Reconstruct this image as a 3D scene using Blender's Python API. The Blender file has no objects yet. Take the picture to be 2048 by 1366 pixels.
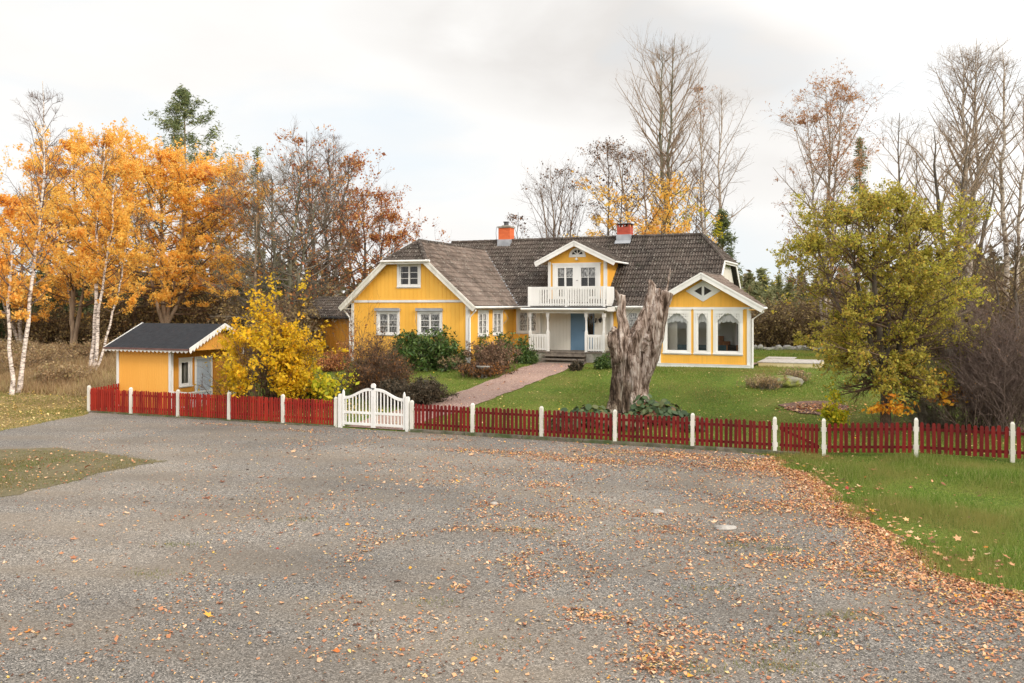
import bpy, bmesh, math, random
import numpy as np
from mathutils import Vector, Matrix, noise as mnoise

# ------------------------------------------------------------------ scene, camera, sky, sun
S = bpy.context.scene
COL = S.collection
F, H, HZ = 1750.0, 4.15, 612.0          # focal length in photo pixels, camera height, horizon row
cam = bpy.data.cameras.new('camera'); co = bpy.data.objects.new('camera', cam); COL.objects.link(co)
co.location = (0, 0, H); co.rotation_euler = (math.pi/2, 0, 0)
cam.sensor_width = 36; cam.lens = F/2048*36; cam.shift_y = -(683-HZ)/2048
cam.clip_start = .1; cam.clip_end = 9000
S.camera = co
S.render.resolution_x = 1024; S.render.resolution_y = 683
S.view_settings.view_transform = 'Standard'; S.view_settings.look = 'None'
S.view_settings.exposure = 0.45; S.view_settings.gamma = 1
SUN = Vector((.62, -.62, .48)).normalized()
SUN_EL = math.asin(SUN.z); SUN_AZ = math.atan2(SUN.x, SUN.y)
w = bpy.data.worlds.new('World'); S.world = w; w.use_nodes = True
nt = w.node_tree; N = nt.nodes; L = nt.links
bg = N['Background']; bg.inputs['Strength'].default_value = .12
sky = N.new('ShaderNodeTexSky'); sky.sky_type = 'NISHITA'; sky.sun_disc = False
sky.sun_elevation = SUN_EL; sky.sun_rotation = SUN_AZ
tc = N.new('ShaderNodeTexCoord')
mp = N.new('ShaderNodeMapping'); mp.inputs['Scale'].default_value = (1.6, 1.6, 4.2); mp.inputs['Location'].default_value = (.35, .2, .1)
L.new(tc.outputs['Generated'], mp.inputs[0])
n1 = N.new('ShaderNodeTexNoise'); n1.inputs['Scale'].default_value = 1.7; n1.inputs['Detail'].default_value = 7; n1.inputs['Roughness'].default_value = .5
n1.inputs['Distortion'].default_value = .35
L.new(mp.outputs[0], n1.inputs['Vector'])
n2 = N.new('ShaderNodeTexNoise'); n2.inputs['Scale'].default_value = 3.1; n2.inputs['Detail'].default_value = 5; n2.noise_dimensions = '4D'; n2.inputs['W'].default_value = 3
L.new(mp.outputs[0], n2.inputs['Vector'])
def wmath(op, a, b=None, clamp=False):
    m = N.new('ShaderNodeMath'); m.operation = op; m.use_clamp = clamp
    for i, q in enumerate((a, b)):
        if q is None: continue
        if isinstance(q, (int, float)): m.inputs[i].default_value = q
        else: L.new(q, m.inputs[i])
    return m.outputs[0]
def bank(px, py, sx, sz):                # a grey cloud bank standing in one direction of the sky
    d = Vector(((px-1024)/F, 1, (HZ-py)/F)).normalized()
    sb = N.new('ShaderNodeVectorMath'); sb.operation = 'SUBTRACT'; L.new(tc.outputs['Generated'], sb.inputs[0]); sb.inputs[1].default_value = d
    ml = N.new('ShaderNodeVectorMath'); ml.operation = 'MULTIPLY'; L.new(sb.outputs[0], ml.inputs[0]); ml.inputs[1].default_value = (1/sx, 1.2, 1/sz)
    ln = N.new('ShaderNodeVectorMath'); ln.operation = 'LENGTH'; L.new(ml.outputs[0], ln.inputs[0])
    return wmath('SUBTRACT', 1.0, ln.outputs['Value'], True)
b = wmath('ADD', bank(1230, 95, .24, .085), bank(1010, 40, .2, .06))
b = wmath('ADD', b, wmath('MULTIPLY', bank(1500, 160, .28, .07), .7))
b = wmath('ADD', b, wmath('MULTIPLY', bank(1560, 330, .2, .05), .45))
g_ = wmath('MULTIPLY', wmath('MINIMUM', wmath('MULTIPLY', b, 1.5), 1.0), wmath('MULTIPLY', wmath('SUBTRACT', n1.outputs['Fac'], .28), 3.0, True))
rp = N.new('ShaderNodeMapRange'); rp.inputs['From Min'].default_value = .44; rp.inputs['From Max'].default_value = .75; rp.inputs['To Max'].default_value = .24
L.new(n2.outputs['Fac'], rp.inputs['Value'])
gg = wmath('MAXIMUM', wmath('MULTIPLY', g_, .95), wmath('MULTIPLY', rp.outputs[0], .6))
mx = N.new('ShaderNodeMix'); mx.data_type = 'RGBA'
mx.inputs['A'].default_value = (6.3, 6.2, 6.05, 1); mx.inputs['B'].default_value = (4.6, 4.4, 4.22, 1)
L.new(wmath('POWER', gg, .8), mx.inputs['Factor'])
mx2 = N.new('ShaderNodeMix'); mx2.data_type = 'RGBA'            # thin spots where the blue shows
cl = wmath('MULTIPLY', wmath('SUBTRACT', n1.outputs['Fac'], .52), 4.0, True)
cl = wmath('MULTIPLY', cl, .9)
L.new(cl, mx2.inputs['Factor']); L.new(mx.outputs['Result'], mx2.inputs['A'])
skb = N.new('ShaderNodeMix'); skb.data_type = 'RGBA'; skb.inputs['Factor'].default_value = .9
L.new(sky.outputs[0], skb.inputs['A']); skb.inputs['B'].default_value = (5.2, 5.75, 6.15, 1)
L.new(skb.outputs['Result'], mx2.inputs['B'])
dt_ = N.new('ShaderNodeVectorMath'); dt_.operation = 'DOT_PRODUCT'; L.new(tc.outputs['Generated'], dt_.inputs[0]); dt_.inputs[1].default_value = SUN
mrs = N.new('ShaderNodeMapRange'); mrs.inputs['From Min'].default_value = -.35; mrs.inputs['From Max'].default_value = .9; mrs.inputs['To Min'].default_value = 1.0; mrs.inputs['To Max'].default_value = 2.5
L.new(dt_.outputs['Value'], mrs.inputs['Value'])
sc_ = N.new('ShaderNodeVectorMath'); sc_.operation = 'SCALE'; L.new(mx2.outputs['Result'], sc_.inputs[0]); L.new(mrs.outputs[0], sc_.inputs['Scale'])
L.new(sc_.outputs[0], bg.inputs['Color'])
sl = bpy.data.lights.new('sun', 'SUN'); sl.energy = 1.5; sl.angle = math.radians(10); sl.color = (1, .90, .78)
so = bpy.data.objects.new('sun', sl); COL.objects.link(so)
so.rotation_euler = (-SUN).to_track_quat('-Z', 'Y').to_euler()

# ------------------------------------------------------------------ helpers
RNG = np.random.default_rng(7)
def tag(o, label=None, cat=None, group=None, kind=None):
    if label: o['label'] = label
    if cat: o['category'] = cat
    if group: o['group'] = group
    if kind: o['kind'] = kind
    return o
def empty(name, loc, rz=0, label=None, cat=None, group=None):
    o = bpy.data.objects.new(name, None); COL.objects.link(o); o.location = loc; o.rotation_euler = (0, 0, rz)
    o.empty_display_size = .3
    return tag(o, label, cat, group)
def copy_tree(o, parent=None):
    c = o.copy(); COL.objects.link(c); c.parent = parent
    for ch in o.children: copy_tree(ch, c)
    return c
def link(name, me, mat, parent=None):
    if mat:
        for m in (mat if isinstance(mat, (list, tuple)) else [mat]): me.materials.append(m)
    o = bpy.data.objects.new(name, me); COL.objects.link(o)
    if parent: o.parent = parent
    return o
def npmesh(name, V, Fs, mat, parent=None, smooth=False):
    """V (n,3); Fs list of int arrays (m,k)"""
    me = bpy.data.meshes.new(name)
    V = np.asarray(V, dtype=np.float32).reshape(-1, 3)
    Fs = [np.asarray(f, dtype=np.int32) for f in Fs if len(f)]
    nl = sum(f.size for f in Fs); npoly = sum(len(f) for f in Fs)
    me.vertices.add(len(V)); me.vertices.foreach_set('co', V.ravel())
    me.loops.add(nl); me.loops.foreach_set('vertex_index', np.concatenate([f.ravel() for f in Fs]))
    me.polygons.add(npoly)
    cnt = np.concatenate([np.full(len(f), f.shape[1], dtype=np.int32) for f in Fs])
    st = np.zeros(npoly, dtype=np.int32); st[1:] = np.cumsum(cnt)[:-1]
    me.polygons.foreach_set('loop_start', st)
    if smooth: me.polygons.foreach_set('use_smooth', np.ones(npoly, dtype=bool))
    me.update(calc_edges=True)
    return link(name, me, mat, parent)
class MB:
    def __init__(s, T=None): s.v = []; s.f = []; s.T = T
    def add(s, vs, fs):
        n = len(s.v)
        for p in vs:
            p = Vector(p)
            s.v.append(tuple(s.T @ p) if s.T is not None else tuple(p))
        for f in fs: s.f.append([n+i for i in f])
    def box(s, x0, x1, y0, y1, z0, z1):
        s.add([(x0,y0,z0),(x1,y0,z0),(x1,y1,z0),(x0,y1,z0),(x0,y0,z1),(x1,y0,z1),(x1,y1,z1),(x0,y1,z1)],
              [(0,3,2,1),(4,5,6,7),(0,1,5,4),(1,2,6,5),(2,3,7,6),(3,0,4,7)])
    def prism(s, poly, y0, y1):          # polygon in xz, extruded along y
        n = len(poly)
        s.add([(x,y0,z) for x,z in poly]+[(x,y1,z) for x,z in poly],
              [tuple(range(n)), tuple(range(2*n-1,n-1,-1))]+[(i,n+i,n+(i+1)%n,(i+1)%n) for i in range(n)])
    def prismz(s, poly, z0, z1):
        n = len(poly)
        s.add([(x,y,z0) for x,y in poly]+[(x,y,z1) for x,y in poly],
              [tuple(range(n-1,-1,-1)), tuple(range(n,2*n))]+[(i,(i+1)%n,n+(i+1)%n,n+i) for i in range(n)])
    def slab(s, pts, t):                 # 3D planar polygon thickened downwards
        n = len(pts); up = [Vector(p) for p in pts]; lo = [p-Vector((0,0,t)) for p in up]
        s.add(up+lo, [tuple(range(n)), tuple(range(2*n-1,n-1,-1))]+[(i,n+i,n+(i+1)%n,(i+1)%n) for i in range(n)])
    def bar(s, a, b, wdt, hgt, up=(0,0,1)):
        a = Vector(a); b = Vector(b); t = (b-a).normalized(); u = Vector(up)
        sd = t.cross(u).normalized(); u2 = sd.cross(t).normalized()
        vs = []
        for p in (a, b):
            for i, j in ((-1,-1),(1,-1),(1,1),(-1,1)): vs.append(p+sd*(i*wdt/2)+u2*(j*hgt/2))
        s.add(vs, [(0,1,2,3),(7,6,5,4),(0,4,5,1),(1,5,6,2),(2,6,7,3),(3,7,4,0)])
    def tube(s, pts, r, n=8, cap=True):
        pts = [Vector(p) for p in pts]; rs = r if isinstance(r, (list, tuple)) else [r]*len(pts)
        vs = []; fs = []; ref = Vector((.31,.2,.93)).normalized()
        for i, p in enumerate(pts):
            t = (pts[min(i+1,len(pts)-1)]-pts[max(i-1,0)]).normalized()
            rf = ref if abs(t.dot(ref)) < .95 else Vector((1,0,0))
            a = t.cross(rf).normalized(); b_ = t.cross(a)
            for k in range(n):
                th = 2*math.pi*k/n; vs.append(p+(a*math.cos(th)+b_*math.sin(th))*rs[i])
        for i in range(len(pts)-1):
            for k in range(n):
                fs.append((i*n+k, i*n+(k+1)%n, (i+1)*n+(k+1)%n, (i+1)*n+k))
        if cap: fs.append(tuple(range(n-1,-1,-1))); fs.append(tuple((len(pts)-1)*n+k for k in range(n)))
        s.add(vs, fs)
    def lathe(s, c, prof, n=12):
        s.tube([(c[0],c[1],c[2]+z) for r,z in prof], [max(r,.001) for r,z in prof], n)
    def build(s, name, mat, parent=None, smooth=False):
        me = bpy.data.meshes.new(name); me.from_pydata(s.v, [], s.f)
        if smooth:
            for p in me.polygons: p.use_smooth = True
        me.validate(); me.update()
        return link(name, me, mat, parent)

# fence line, ground height, image -> world
FA = np.array([-16.56, 34.26]); FD = np.array([.9264, -.3763]); FN = np.array([.3763, .9264])
def sstep(a, b_, x):
    t = np.clip((x-a)/(b_-a), 0, 1); return t*t*(3-2*t)
def qof(X, Y): return (X-FA[0])*FN[0]+(Y-FA[1])*FN[1]
def gz(X, Y):
    X = np.asarray(X, float); Y = np.asarray(Y, float)
    q = qof(X, Y)
    h = 1.3*np.clip((q-.5)/12.5, 0, 1)
    h = h+.15*sstep(8, 11, X)*sstep(-5, -2, q)*(1-sstep(.5, 8, q))
    h = h+.06*np.sin(X*.35+1)*np.sin(Y*.27)*sstep(2, 9, q)
    return h
def at(px, py, Z): return Vector(((px-1024)/F*Z, Z, H+(HZ-py)/F*Z))
def gr(px, py):                          # ground point seen at a pixel
    lo, hi = 6.0, 400.0
    kx, kz = (px-1024)/F, (HZ-py)/F
    for _ in range(50):
        m = (lo+hi)/2
        if H+kz*m > float(gz(kx*m, m)): lo = m
        else: hi = m
    return np.array([kx*lo, lo])
def gv(X, Y, dz=0): return Vector((X, Y, float(gz(X, Y))+dz))
def inpoly(P, poly):
    x, y = P[:, 0], P[:, 1]; r = np.zeros(len(P), bool); n = len(poly); j = n-1
    for i in range(n):
        xi, yi = poly[i]; xj, yj = poly[j]
        c = ((yi > y) != (yj > y)) & (x < (xj-xi)*(y-yi)/((yj-yi) or 1e-9)+xi)
        r ^= c; j = i
    return r

# ------------------------------------------------------------------ materials
def newmat(name):
    m = bpy.data.materials.new(name); m.use_nodes = True
    return m, m.node_tree.nodes, m.node_tree.links, m.node_tree.nodes['Principled BSDF']
def c4(c): return (c[0], c[1], c[2], 1)
def ramp(Nn, stops):
    r = Nn.new('ShaderNodeValToRGB'); e = r.color_ramp.elements
    e[0].position = stops[0][0]; e[0].color = c4(stops[0][1]); e[1].position = stops[-1][0]; e[1].color = c4(stops[-1][1])
    for p, c in stops[1:-1]:
        k = e.new(p); k.color = c4(c)
    return r
def vmat(name, c1, c2, scale=3, detail=5, rough=.7, bump=0, bscale=40, stretch=(1,1,1), spec=.3, metallic=0, lo=.35, hi=.65, extra=None, isl=0):
    m, Nn, Ln, P = newmat(name)
    t = Nn.new('ShaderNodeTexCoord'); mp_ = Nn.new('ShaderNodeMapping'); mp_.inputs['Scale'].default_value = stretch
    Ln.new(t.outputs['Object'], mp_.inputs[0])
    n = Nn.new('ShaderNodeTexNoise'); n.inputs['Scale'].default_value = scale; n.inputs['Detail'].default_value = detail
    Ln.new(mp_.outputs[0], n.inputs['Vector'])
    r = ramp(Nn, [(lo, c1), (hi, c2)]); Ln.new(n.outputs['Fac'], r.inputs[0])
    out = r.outputs[0]
    if isl:                              # every board or picket a little different
        gi = Nn.new('ShaderNodeNewGeometry'); ri = ramp(Nn, [(0,(1-isl,)*3),(1,(1+isl,)*3)]); Ln.new(gi.outputs['Random Per Island'], ri.inputs[0])
        xi = Nn.new('ShaderNodeMix'); xi.data_type = 'RGBA'; xi.blend_type = 'MULTIPLY'; xi.inputs['Factor'].default_value = 1; Ln.new(out, xi.inputs['A']); Ln.new(ri.outputs[0], xi.inputs['B']); out = xi.outputs['Result']
    if extra:                            # stains: (colour, scale, threshold lo, hi, amount)
        ec, es, el, eh, ea = extra
        n3 = Nn.new('ShaderNodeTexNoise'); n3.inputs['Scale'].default_value = es; n3.inputs['Detail'].default_value = 6
        Ln.new(mp_.outputs[0], n3.inputs['Vector'])
        r3 = Nn.new('ShaderNodeMapRange'); r3.inputs['From Min'].default_value = el; r3.inputs['From Max'].default_value = eh; r3.inputs['To Max'].default_value = ea
        Ln.new(n3.outputs['Fac'], r3.inputs['Value'])
        x = Nn.new('ShaderNodeMix'); x.data_type = 'RGBA'; Ln.new(r3.outputs[0], x.inputs['Factor']); Ln.new(out, x.inputs['A']); x.inputs['B'].default_value = c4(ec)
        out = x.outputs['Result']
    Ln.new(out, P.inputs['Base Color'])
    P.inputs['Roughness'].default_value = rough; P.inputs['Specular IOR Level'].default_value = spec; P.inputs['Metallic'].default_value = metallic
    if bump:
        nb = Nn.new('ShaderNodeTexNoise'); nb.inputs['Scale'].default_value = bscale; nb.inputs['Detail'].default_value = 4
        Ln.new(mp_.outputs[0], nb.inputs['Vector'])
        bp = Nn.new('ShaderNodeBump'); bp.inputs['Strength'].default_value = bump; bp.inputs['Distance'].default_value = .02
        Ln.new(nb.outputs['Fac'], bp.inputs['Height']); Ln.new(bp.outputs[0], P.inputs['Normal'])
    return m
def leafmat(name, stops, rough=.6, trans=.35, clump=0, clump_col=None, cscale=.6):
    """colour per leaf from Random Per Island, with an optional second hue in patches through the crown"""
    m, Nn, Ln, P = newmat(name)
    g = Nn.new('ShaderNodeNewGeometry'); r = ramp(Nn, stops); Ln.new(g.outputs['Random Per Island'], r.inputs[0])
    out = r.outputs[0]
    if clump:
        t = Nn.new('ShaderNodeTexCoord'); n = Nn.new('ShaderNodeTexNoise'); n.inputs['Scale'].default_value = cscale; n.inputs['Detail'].default_value = 3
        Ln.new(t.outputs['Object'], n.inputs['Vector'])
        mr = Nn.new('ShaderNodeMapRange'); mr.inputs['From Min'].default_value = .42; mr.inputs['From Max'].default_value = .62; mr.inputs['To Max'].default_value = clump
        Ln.new(n.outputs['Fac'], mr.inputs['Value'])
        x = Nn.new('ShaderNodeMix'); x.data_type = 'RGBA'; Ln.new(mr.outputs[0], x.inputs['Factor']); Ln.new(out, x.inputs['A']); x.inputs['B'].default_value = c4(clump_col)
        out = x.outputs['Result']
    Ln.new(out, P.inputs['Base Color']); P.inputs['Roughness'].default_value = rough; P.inputs['Specular IOR Level'].default_value = .25
    if trans:
        tr = Nn.new('ShaderNodeBsdfTranslucent'); Ln.new(out, tr.inputs['Color'])
        ms = Nn.new('ShaderNodeMixShader'); ms.inputs[0].default_value = trans
        Ln.new(P.outputs[0], ms.inputs[1]); Ln.new(tr.outputs[0], ms.inputs[2])
        Ln.new(ms.outputs[0], Nn['Material Output'].inputs['Surface'])
    return m
M = {}
M['yellow'] = vmat('yellow_paint', (.80,.41,.055), (.87,.475,.08), .5, 5, .65, .12, 12, (1,1,.15), isl=.05, extra=((.62,.29,.05), 1.1, .6, .85, .2))
M['yellow_shed'] = vmat('yellow_shed_paint', (.80,.37,.06), (.85,.42,.08), .6, 5, .65, .08, 12, (1,1,.2))
M['ochre'] = vmat('ochre_paint', (.5,.20,.022), (.62,.28,.04), 1.2, 5, .75, .2, 14, (1,1,.15))
M['white'] = vmat('white_paint', (.68,.66,.62), (.79,.775,.74), 1.5, 6, .55, .08, 20, (1,1,.3), extra=((.5,.46,.38), 2.5, .62, .85, .4))
M['white_old'] = vmat('weathered_white_paint', (.56,.53,.46), (.72,.69,.62), 3, 7, .65, .2, 30, (1,1,.3), extra=((.3,.27,.2), 6, .58, .8, .6))
M['cream'] = vmat('cream_board_paint', (.66,.62,.53), (.74,.70,.62), .8, 5, .6, .1, 14, (1,1,.2))
M['blue'] = vmat('blue_door_paint', (.115,.205,.30), (.14,.24,.34), 1.2, 4, .45, .05, 20)
M['bluegrey'] = vmat('grey_blue_paint', (.33,.38,.45), (.42,.47,.53), 1.2, 4, .5)
M['redA'] = vmat('bright_red_fence_paint', (.22,.012,.007), (.32,.022,.010), 4, 6, .6, .15, 30, (1,1,.2), isl=.22, extra=((.16,.03,.02), 9, .58, .8, .5))
M['redB'] = vmat('dark_red_fence_paint', (.10,.004,.003), (.16,.008,.006), 4, 6, .55, .15, 30, (1,1,.2), isl=.25, extra=((.10,.03,.02), 9, .58, .8, .5))
M['concrete'] = vmat('weathered_concrete', (.22,.20,.17), (.36,.33,.28), 4, 8, .9, .4, 30, extra=((.07,.09,.03), 3, .5, .7, .6))
M['kerb'] = vmat('mossy_concrete', (.09,.08,.06), (.2,.17,.13), 5, 8, .9, .5, 30, extra=((.05,.08,.02), 2, .42, .62, .85))
M['black_felt'] = vmat('black_roofing_felt', (.011,.012,.015), (.020,.021,.025), 6, 8, .8, .3, 60)
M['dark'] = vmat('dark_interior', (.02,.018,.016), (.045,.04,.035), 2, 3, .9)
M['zinc'] = vmat('zinc_sheet', (.3,.31,.33), (.42,.43,.45), 3, 6, .5, .1, 20, metallic=.3)
M['slate_metal'] = vmat('dark_sheet_metal', (.05,.05,.055), (.09,.09,.095), 3, 6, .5, metallic=.3)
M['deck'] = vmat('silvered_deck_wood', (.34,.31,.28), (.5,.47,.43), 3, 8, .85, .3, 30, (6,.6,1))
M['step'] = vmat('worn_step_stone', (.13,.105,.085), (.24,.2,.16), 6, 8, .9, .4, 40)
M['stone'] = vmat('grey_fieldstone', (.2,.19,.17), (.4,.38,.35), 3, 9, .9, .6, 20, extra=((.10,.13,.03), 2, .5, .7, .8))
M['moss'] = vmat('mossy_stone', (.10,.11,.03), (.24,.25,.04), 3, 9, .95, .8, 14, extra=((.22,.20,.17), 2.2, .47, .6, .9))
M['pale_stone'] = vmat('pale_stone', (.24,.22,.20), (.40,.37,.33), 5, 8, .85, .4, 30)
M['sofa'] = vmat('teal_fabric', (.035,.075,.085), (.06,.11,.12), 5, 4, .85)
M['wood'] = vmat('brown_wood', (.23,.09,.03), (.36,.16,.06), 4, 5, .5, stretch=(1,1,.2))
M['interior_wall'] = vmat('pale_green_wall', (.62,.66,.60), (.68,.71,.66), 1, 3, .8)
M['interior_floor'] = vmat('room_floor', (.2,.13,.08), (.28,.19,.12), 3, 3, .6)
M['black'] = vmat('black_metal', (.015,.015,.015), (.03,.03,.03), 5, 3, .4)
M['bark'] = vmat('grey_brown_bark', (.06,.048,.036), (.15,.125,.10), 5, 8, .95, .7, 12, (1,1,.25))
M['bark_warm'] = vmat('warm_bark', (.15,.105,.07), (.32,.235,.16), 5, 8, .95, .6, 12, (1,1,.25))
M['bark_green'] = vmat('lichen_bark', (.085,.08,.05), (.19,.18,.125), 4, 8, .95, .6, 12, (1,1,.3))
M['twig_brown'] = vmat('brown_twigs', (.085,.052,.032), (.175,.115,.075), 4, 4, .9)
M['twig_purple'] = vmat('purplish_twigs', (.10,.07,.058), (.20,.14,.115), 4, 4, .9)
M['twig_tan'] = vmat('tan_twigs', (.20,.145,.10), (.36,.27,.195), 4, 4, .9)
M['twig_grey'] = vmat('grey_twigs', (.10,.085,.065), (.2,.17,.13), 4, 4, .9)
# lace curtains, drapes
def lacemat():
    m, Nn, Ln, P = newmat('lace_curtain')
    t = Nn.new('ShaderNodeTexCoord'); mp_ = Nn.new('ShaderNodeMapping'); mp_.inputs['Scale'].default_value = (1,1,.35); Ln.new(t.outputs['Object'], mp_.inputs[0])
    n = Nn.new('ShaderNodeTexNoise'); n.inputs['Scale'].default_value = 22; n.inputs['Detail'].default_value = 5
    Ln.new(mp_.outputs[0], n.inputs['Vector'])
    r = ramp(Nn, [(.38,(.10,.10,.095)),(.5,(.42,.41,.39)),(.62,(.85,.83,.8))]); Ln.new(n.outputs['Fac'], r.inputs[0]); Ln.new(r.outputs[0], P.inputs['Base Color'])
    P.inputs['Roughness'].default_value = .9
    return m
M['lace'] = lacemat()
M['drape'] = vmat('white_drape', (.74,.75,.71), (.86,.86,.83), 4, 4, .9, stretch=(8,8,.3))
def glassmat():
    m, Nn, Ln, P = newmat('window_glass'); Nn.remove(P)
    fr = Nn.new('ShaderNodeFresnel'); fr.inputs['IOR'].default_value = 1.5
    ad = Nn.new('ShaderNodeMath'); ad.operation = 'ADD'; ad.inputs[1].default_value = .01; Ln.new(fr.outputs[0], ad.inputs[0])
    tr = Nn.new('ShaderNodeBsdfTransparent'); gl = Nn.new('ShaderNodeBsdfGlossy'); gl.inputs['Roughness'].default_value = .02
    ms = Nn.new('ShaderNodeMixShader'); Ln.new(ad.outputs[0], ms.inputs[0]); Ln.new(tr.outputs[0], ms.inputs[1]); Ln.new(gl.outputs[0], ms.inputs[2])
    Ln.new(ms.outputs[0], Nn['Material Output'].inputs['Surface']); return m
M['glass'] = glassmat()
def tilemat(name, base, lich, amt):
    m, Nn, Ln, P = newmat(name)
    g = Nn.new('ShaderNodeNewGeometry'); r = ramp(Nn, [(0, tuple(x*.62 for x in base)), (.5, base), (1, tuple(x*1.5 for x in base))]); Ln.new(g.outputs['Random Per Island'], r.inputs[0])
    t = Nn.new('ShaderNodeTexCoord'); out = r.outputs[0]
    for sc, lo_, hi_, am, cc in ((.45,.38,.68,.55,lich),(9,.56,.66,amt,(.36,.33,.28)),(2.3,.56,.72,.6,(.035,.035,.02))):
        n = Nn.new('ShaderNodeTexNoise'); n.inputs['Scale'].default_value = sc; n.inputs['Detail'].default_value = 7; n.inputs['Roughness'].default_value = .62
        Ln.new(t.outputs['Object'], n.inputs['Vector'])
        mr = Nn.new('ShaderNodeMapRange'); mr.inputs['From Min'].default_value = lo_; mr.inputs['From Max'].default_value = hi_; mr.inputs['To Max'].default_value = am
        Ln.new(n.outputs['Fac'], mr.inputs['Value'])
        x = Nn.new('ShaderNodeMix'); x.data_type = 'RGBA'; Ln.new(mr.outputs[0], x.inputs['Factor']); Ln.new(out, x.inputs['A']); x.inputs['B'].default_value = c4(cc); out = x.outputs['Result']
    Ln.new(out, P.inputs['Base Color']); P.inputs['Roughness'].default_value = .85; P.inputs['Specular IOR Level'].default_value = .2
    return m
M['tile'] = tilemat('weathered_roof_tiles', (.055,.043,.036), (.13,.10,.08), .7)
M['tile_sunlit'] = tilemat('painted_sunlit_roof_tiles', (.135,.10,.08), (.30,.235,.195), .75)  # paler copy for right-hand slopes; the sunlight on them is in the colour
def brickmat(name, c1, c2, mort):
    m, Nn, Ln, P = newmat(name)
    t = Nn.new('ShaderNodeTexCoord'); mp_ = Nn.new('ShaderNodeMapping'); mp_.inputs['Rotation'].default_value = (math.pi/2, 0, 0)
    Ln.new(t.outputs['Object'], mp_.inputs[0])
    b_ = Nn.new('ShaderNodeTexBrick'); b_.inputs['Scale'].default_value = 4; b_.inputs['Color1'].default_value = c4(c1); b_.inputs['Color2'].default_value = c4(c2); b_.inputs['Mortar'].default_value = c4(mort)
    b_.inputs['Mortar Size'].default_value = .012; b_.inputs['Row Height'].default_value = .3; b_.inputs['Brick Width'].default_value = .9
    Ln.new(mp_.outputs[0], b_.inputs[0]); Ln.new(b_.outputs[0], P.inputs['Base Color']); P.inputs['Roughness'].default_value = .85
    return m
M['brick_orange'] = brickmat('orange_chimney_brick', (.66,.14,.04), (.58,.11,.03), (.40,.14,.06))
M['brick_red'] = brickmat('red_chimney_brick', (.46,.07,.035), (.36,.05,.03), (.30,.12,.08))
# leaves
M['lf_orange'] = leafmat('orange_leaves', [(0,(.80,.40,.07)),(.35,(.90,.55,.11)),(.7,(.94,.68,.20)),(1,(.84,.36,.08))], trans=.6, clump=.5, clump_col=(.94,.64,.12), cscale=.35)
M['lf_gold'] = leafmat('golden_leaves', [(0,(.80,.38,.06)),(.5,(.92,.56,.12)),(1,(.95,.70,.22))], trans=.55, clump=.4, clump_col=(.75,.24,.015), cscale=.4)
M['lf_pale'] = leafmat('pale_orange_birch_leaves', [(0,(.5,.22,.06)),(.5,(.75,.35,.08)),(1,(.85,.48,.15))], trans=.5)
M['lf_rust'] = leafmat('rust_leaves', [(0,(.26,.07,.04)),(.35,(.44,.15,.06)),(.7,(.62,.28,.09)),(1,(.72,.42,.12))], trans=.45, clump=.4, clump_col=(.36,.17,.09), cscale=.5)
M['lf_yellow'] = leafmat('yellow_leaves', [(0,(.40,.26,.012)),(.4,(.70,.42,.015)),(.8,(.86,.55,.02)),(1,(.72,.30,.015))], trans=.4, clump=.35, clump_col=(.5,.42,.02), cscale=1.2)
M['lf_ygreen'] = leafmat('yellow_green_leaves', [(0,(.28,.32,.02)),(.5,(.5,.48,.025)),(1,(.75,.52,.03))], trans=.4)
M['lf_olive'] = leafmat('olive_leaves', [(0,(.19,.175,.03)),(.3,(.35,.335,.045)),(.65,(.52,.47,.075)),(.9,(.66,.50,.09)),(1,(.70,.36,.06))], trans=.5, clump=.3, clump_col=(.40,.27,.07), cscale=.8)
M['lf_maple'] = leafmat('orange_yellow_maple_leaves', [(0,(.7,.25,.02)),(.5,(.85,.42,.03)),(.8,(.8,.5,.05)),(1,(.7,.12,.03))], trans=.4)
M['lf_dark'] = leafmat('dark_speck_leaves', [(0,(.05,.03,.02)),(.6,(.13,.07,.04)),(1,(.4,.16,.03))], trans=.2)
M['lf_russet'] = leafmat('russet_catkins', [(0,(.26,.12,.06)),(.5,(.48,.25,.13)),(1,(.68,.36,.14))], trans=.5)
M['lf_rhodo'] = leafmat('glossy_evergreen_leaves', [(0,(.022,.045,.010)),(.5,(.055,.105,.022)),(1,(.14,.19,.05))], rough=.35, trans=.15)
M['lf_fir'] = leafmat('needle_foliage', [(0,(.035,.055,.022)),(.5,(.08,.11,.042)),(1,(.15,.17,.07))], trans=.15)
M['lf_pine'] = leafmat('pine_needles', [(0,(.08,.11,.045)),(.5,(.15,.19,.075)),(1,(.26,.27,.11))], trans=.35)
M['lf_farspruce'] = leafmat('pale_far_spruce_needles', [(0,(.13,.15,.07)),(.5,(.22,.24,.11)),(1,(.36,.34,.16))], trans=.4)  # paler needle tone for the distant spruces
M['lf_juniper'] = leafmat('bronze_juniper', [(0,(.022,.02,.012)),(.5,(.05,.04,.024)),(1,(.12,.085,.05))], trans=.15)
M['lf_brown'] = leafmat('dry_stalks', [(0,(.07,.035,.022)),(.5,(.16,.085,.05)),(1,(.34,.22,.13))], trans=.2)
M['lf_straw'] = leafmat('straw_grass', [(0,(.24,.16,.08)),(.5,(.42,.30,.16)),(.85,(.58,.44,.25)),(1,(.32,.30,.10))], trans=.4, clump=.45, clump_col=(.30,.17,.085), cscale=.25)
M['lf_bergenia'] = leafmat('bergenia_leaves', [(0,(.03,.055,.02)),(.6,(.07,.11,.04)),(.85,(.13,.13,.05)),(1,(.22,.035,.03))], rough=.4, trans=.15)
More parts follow.
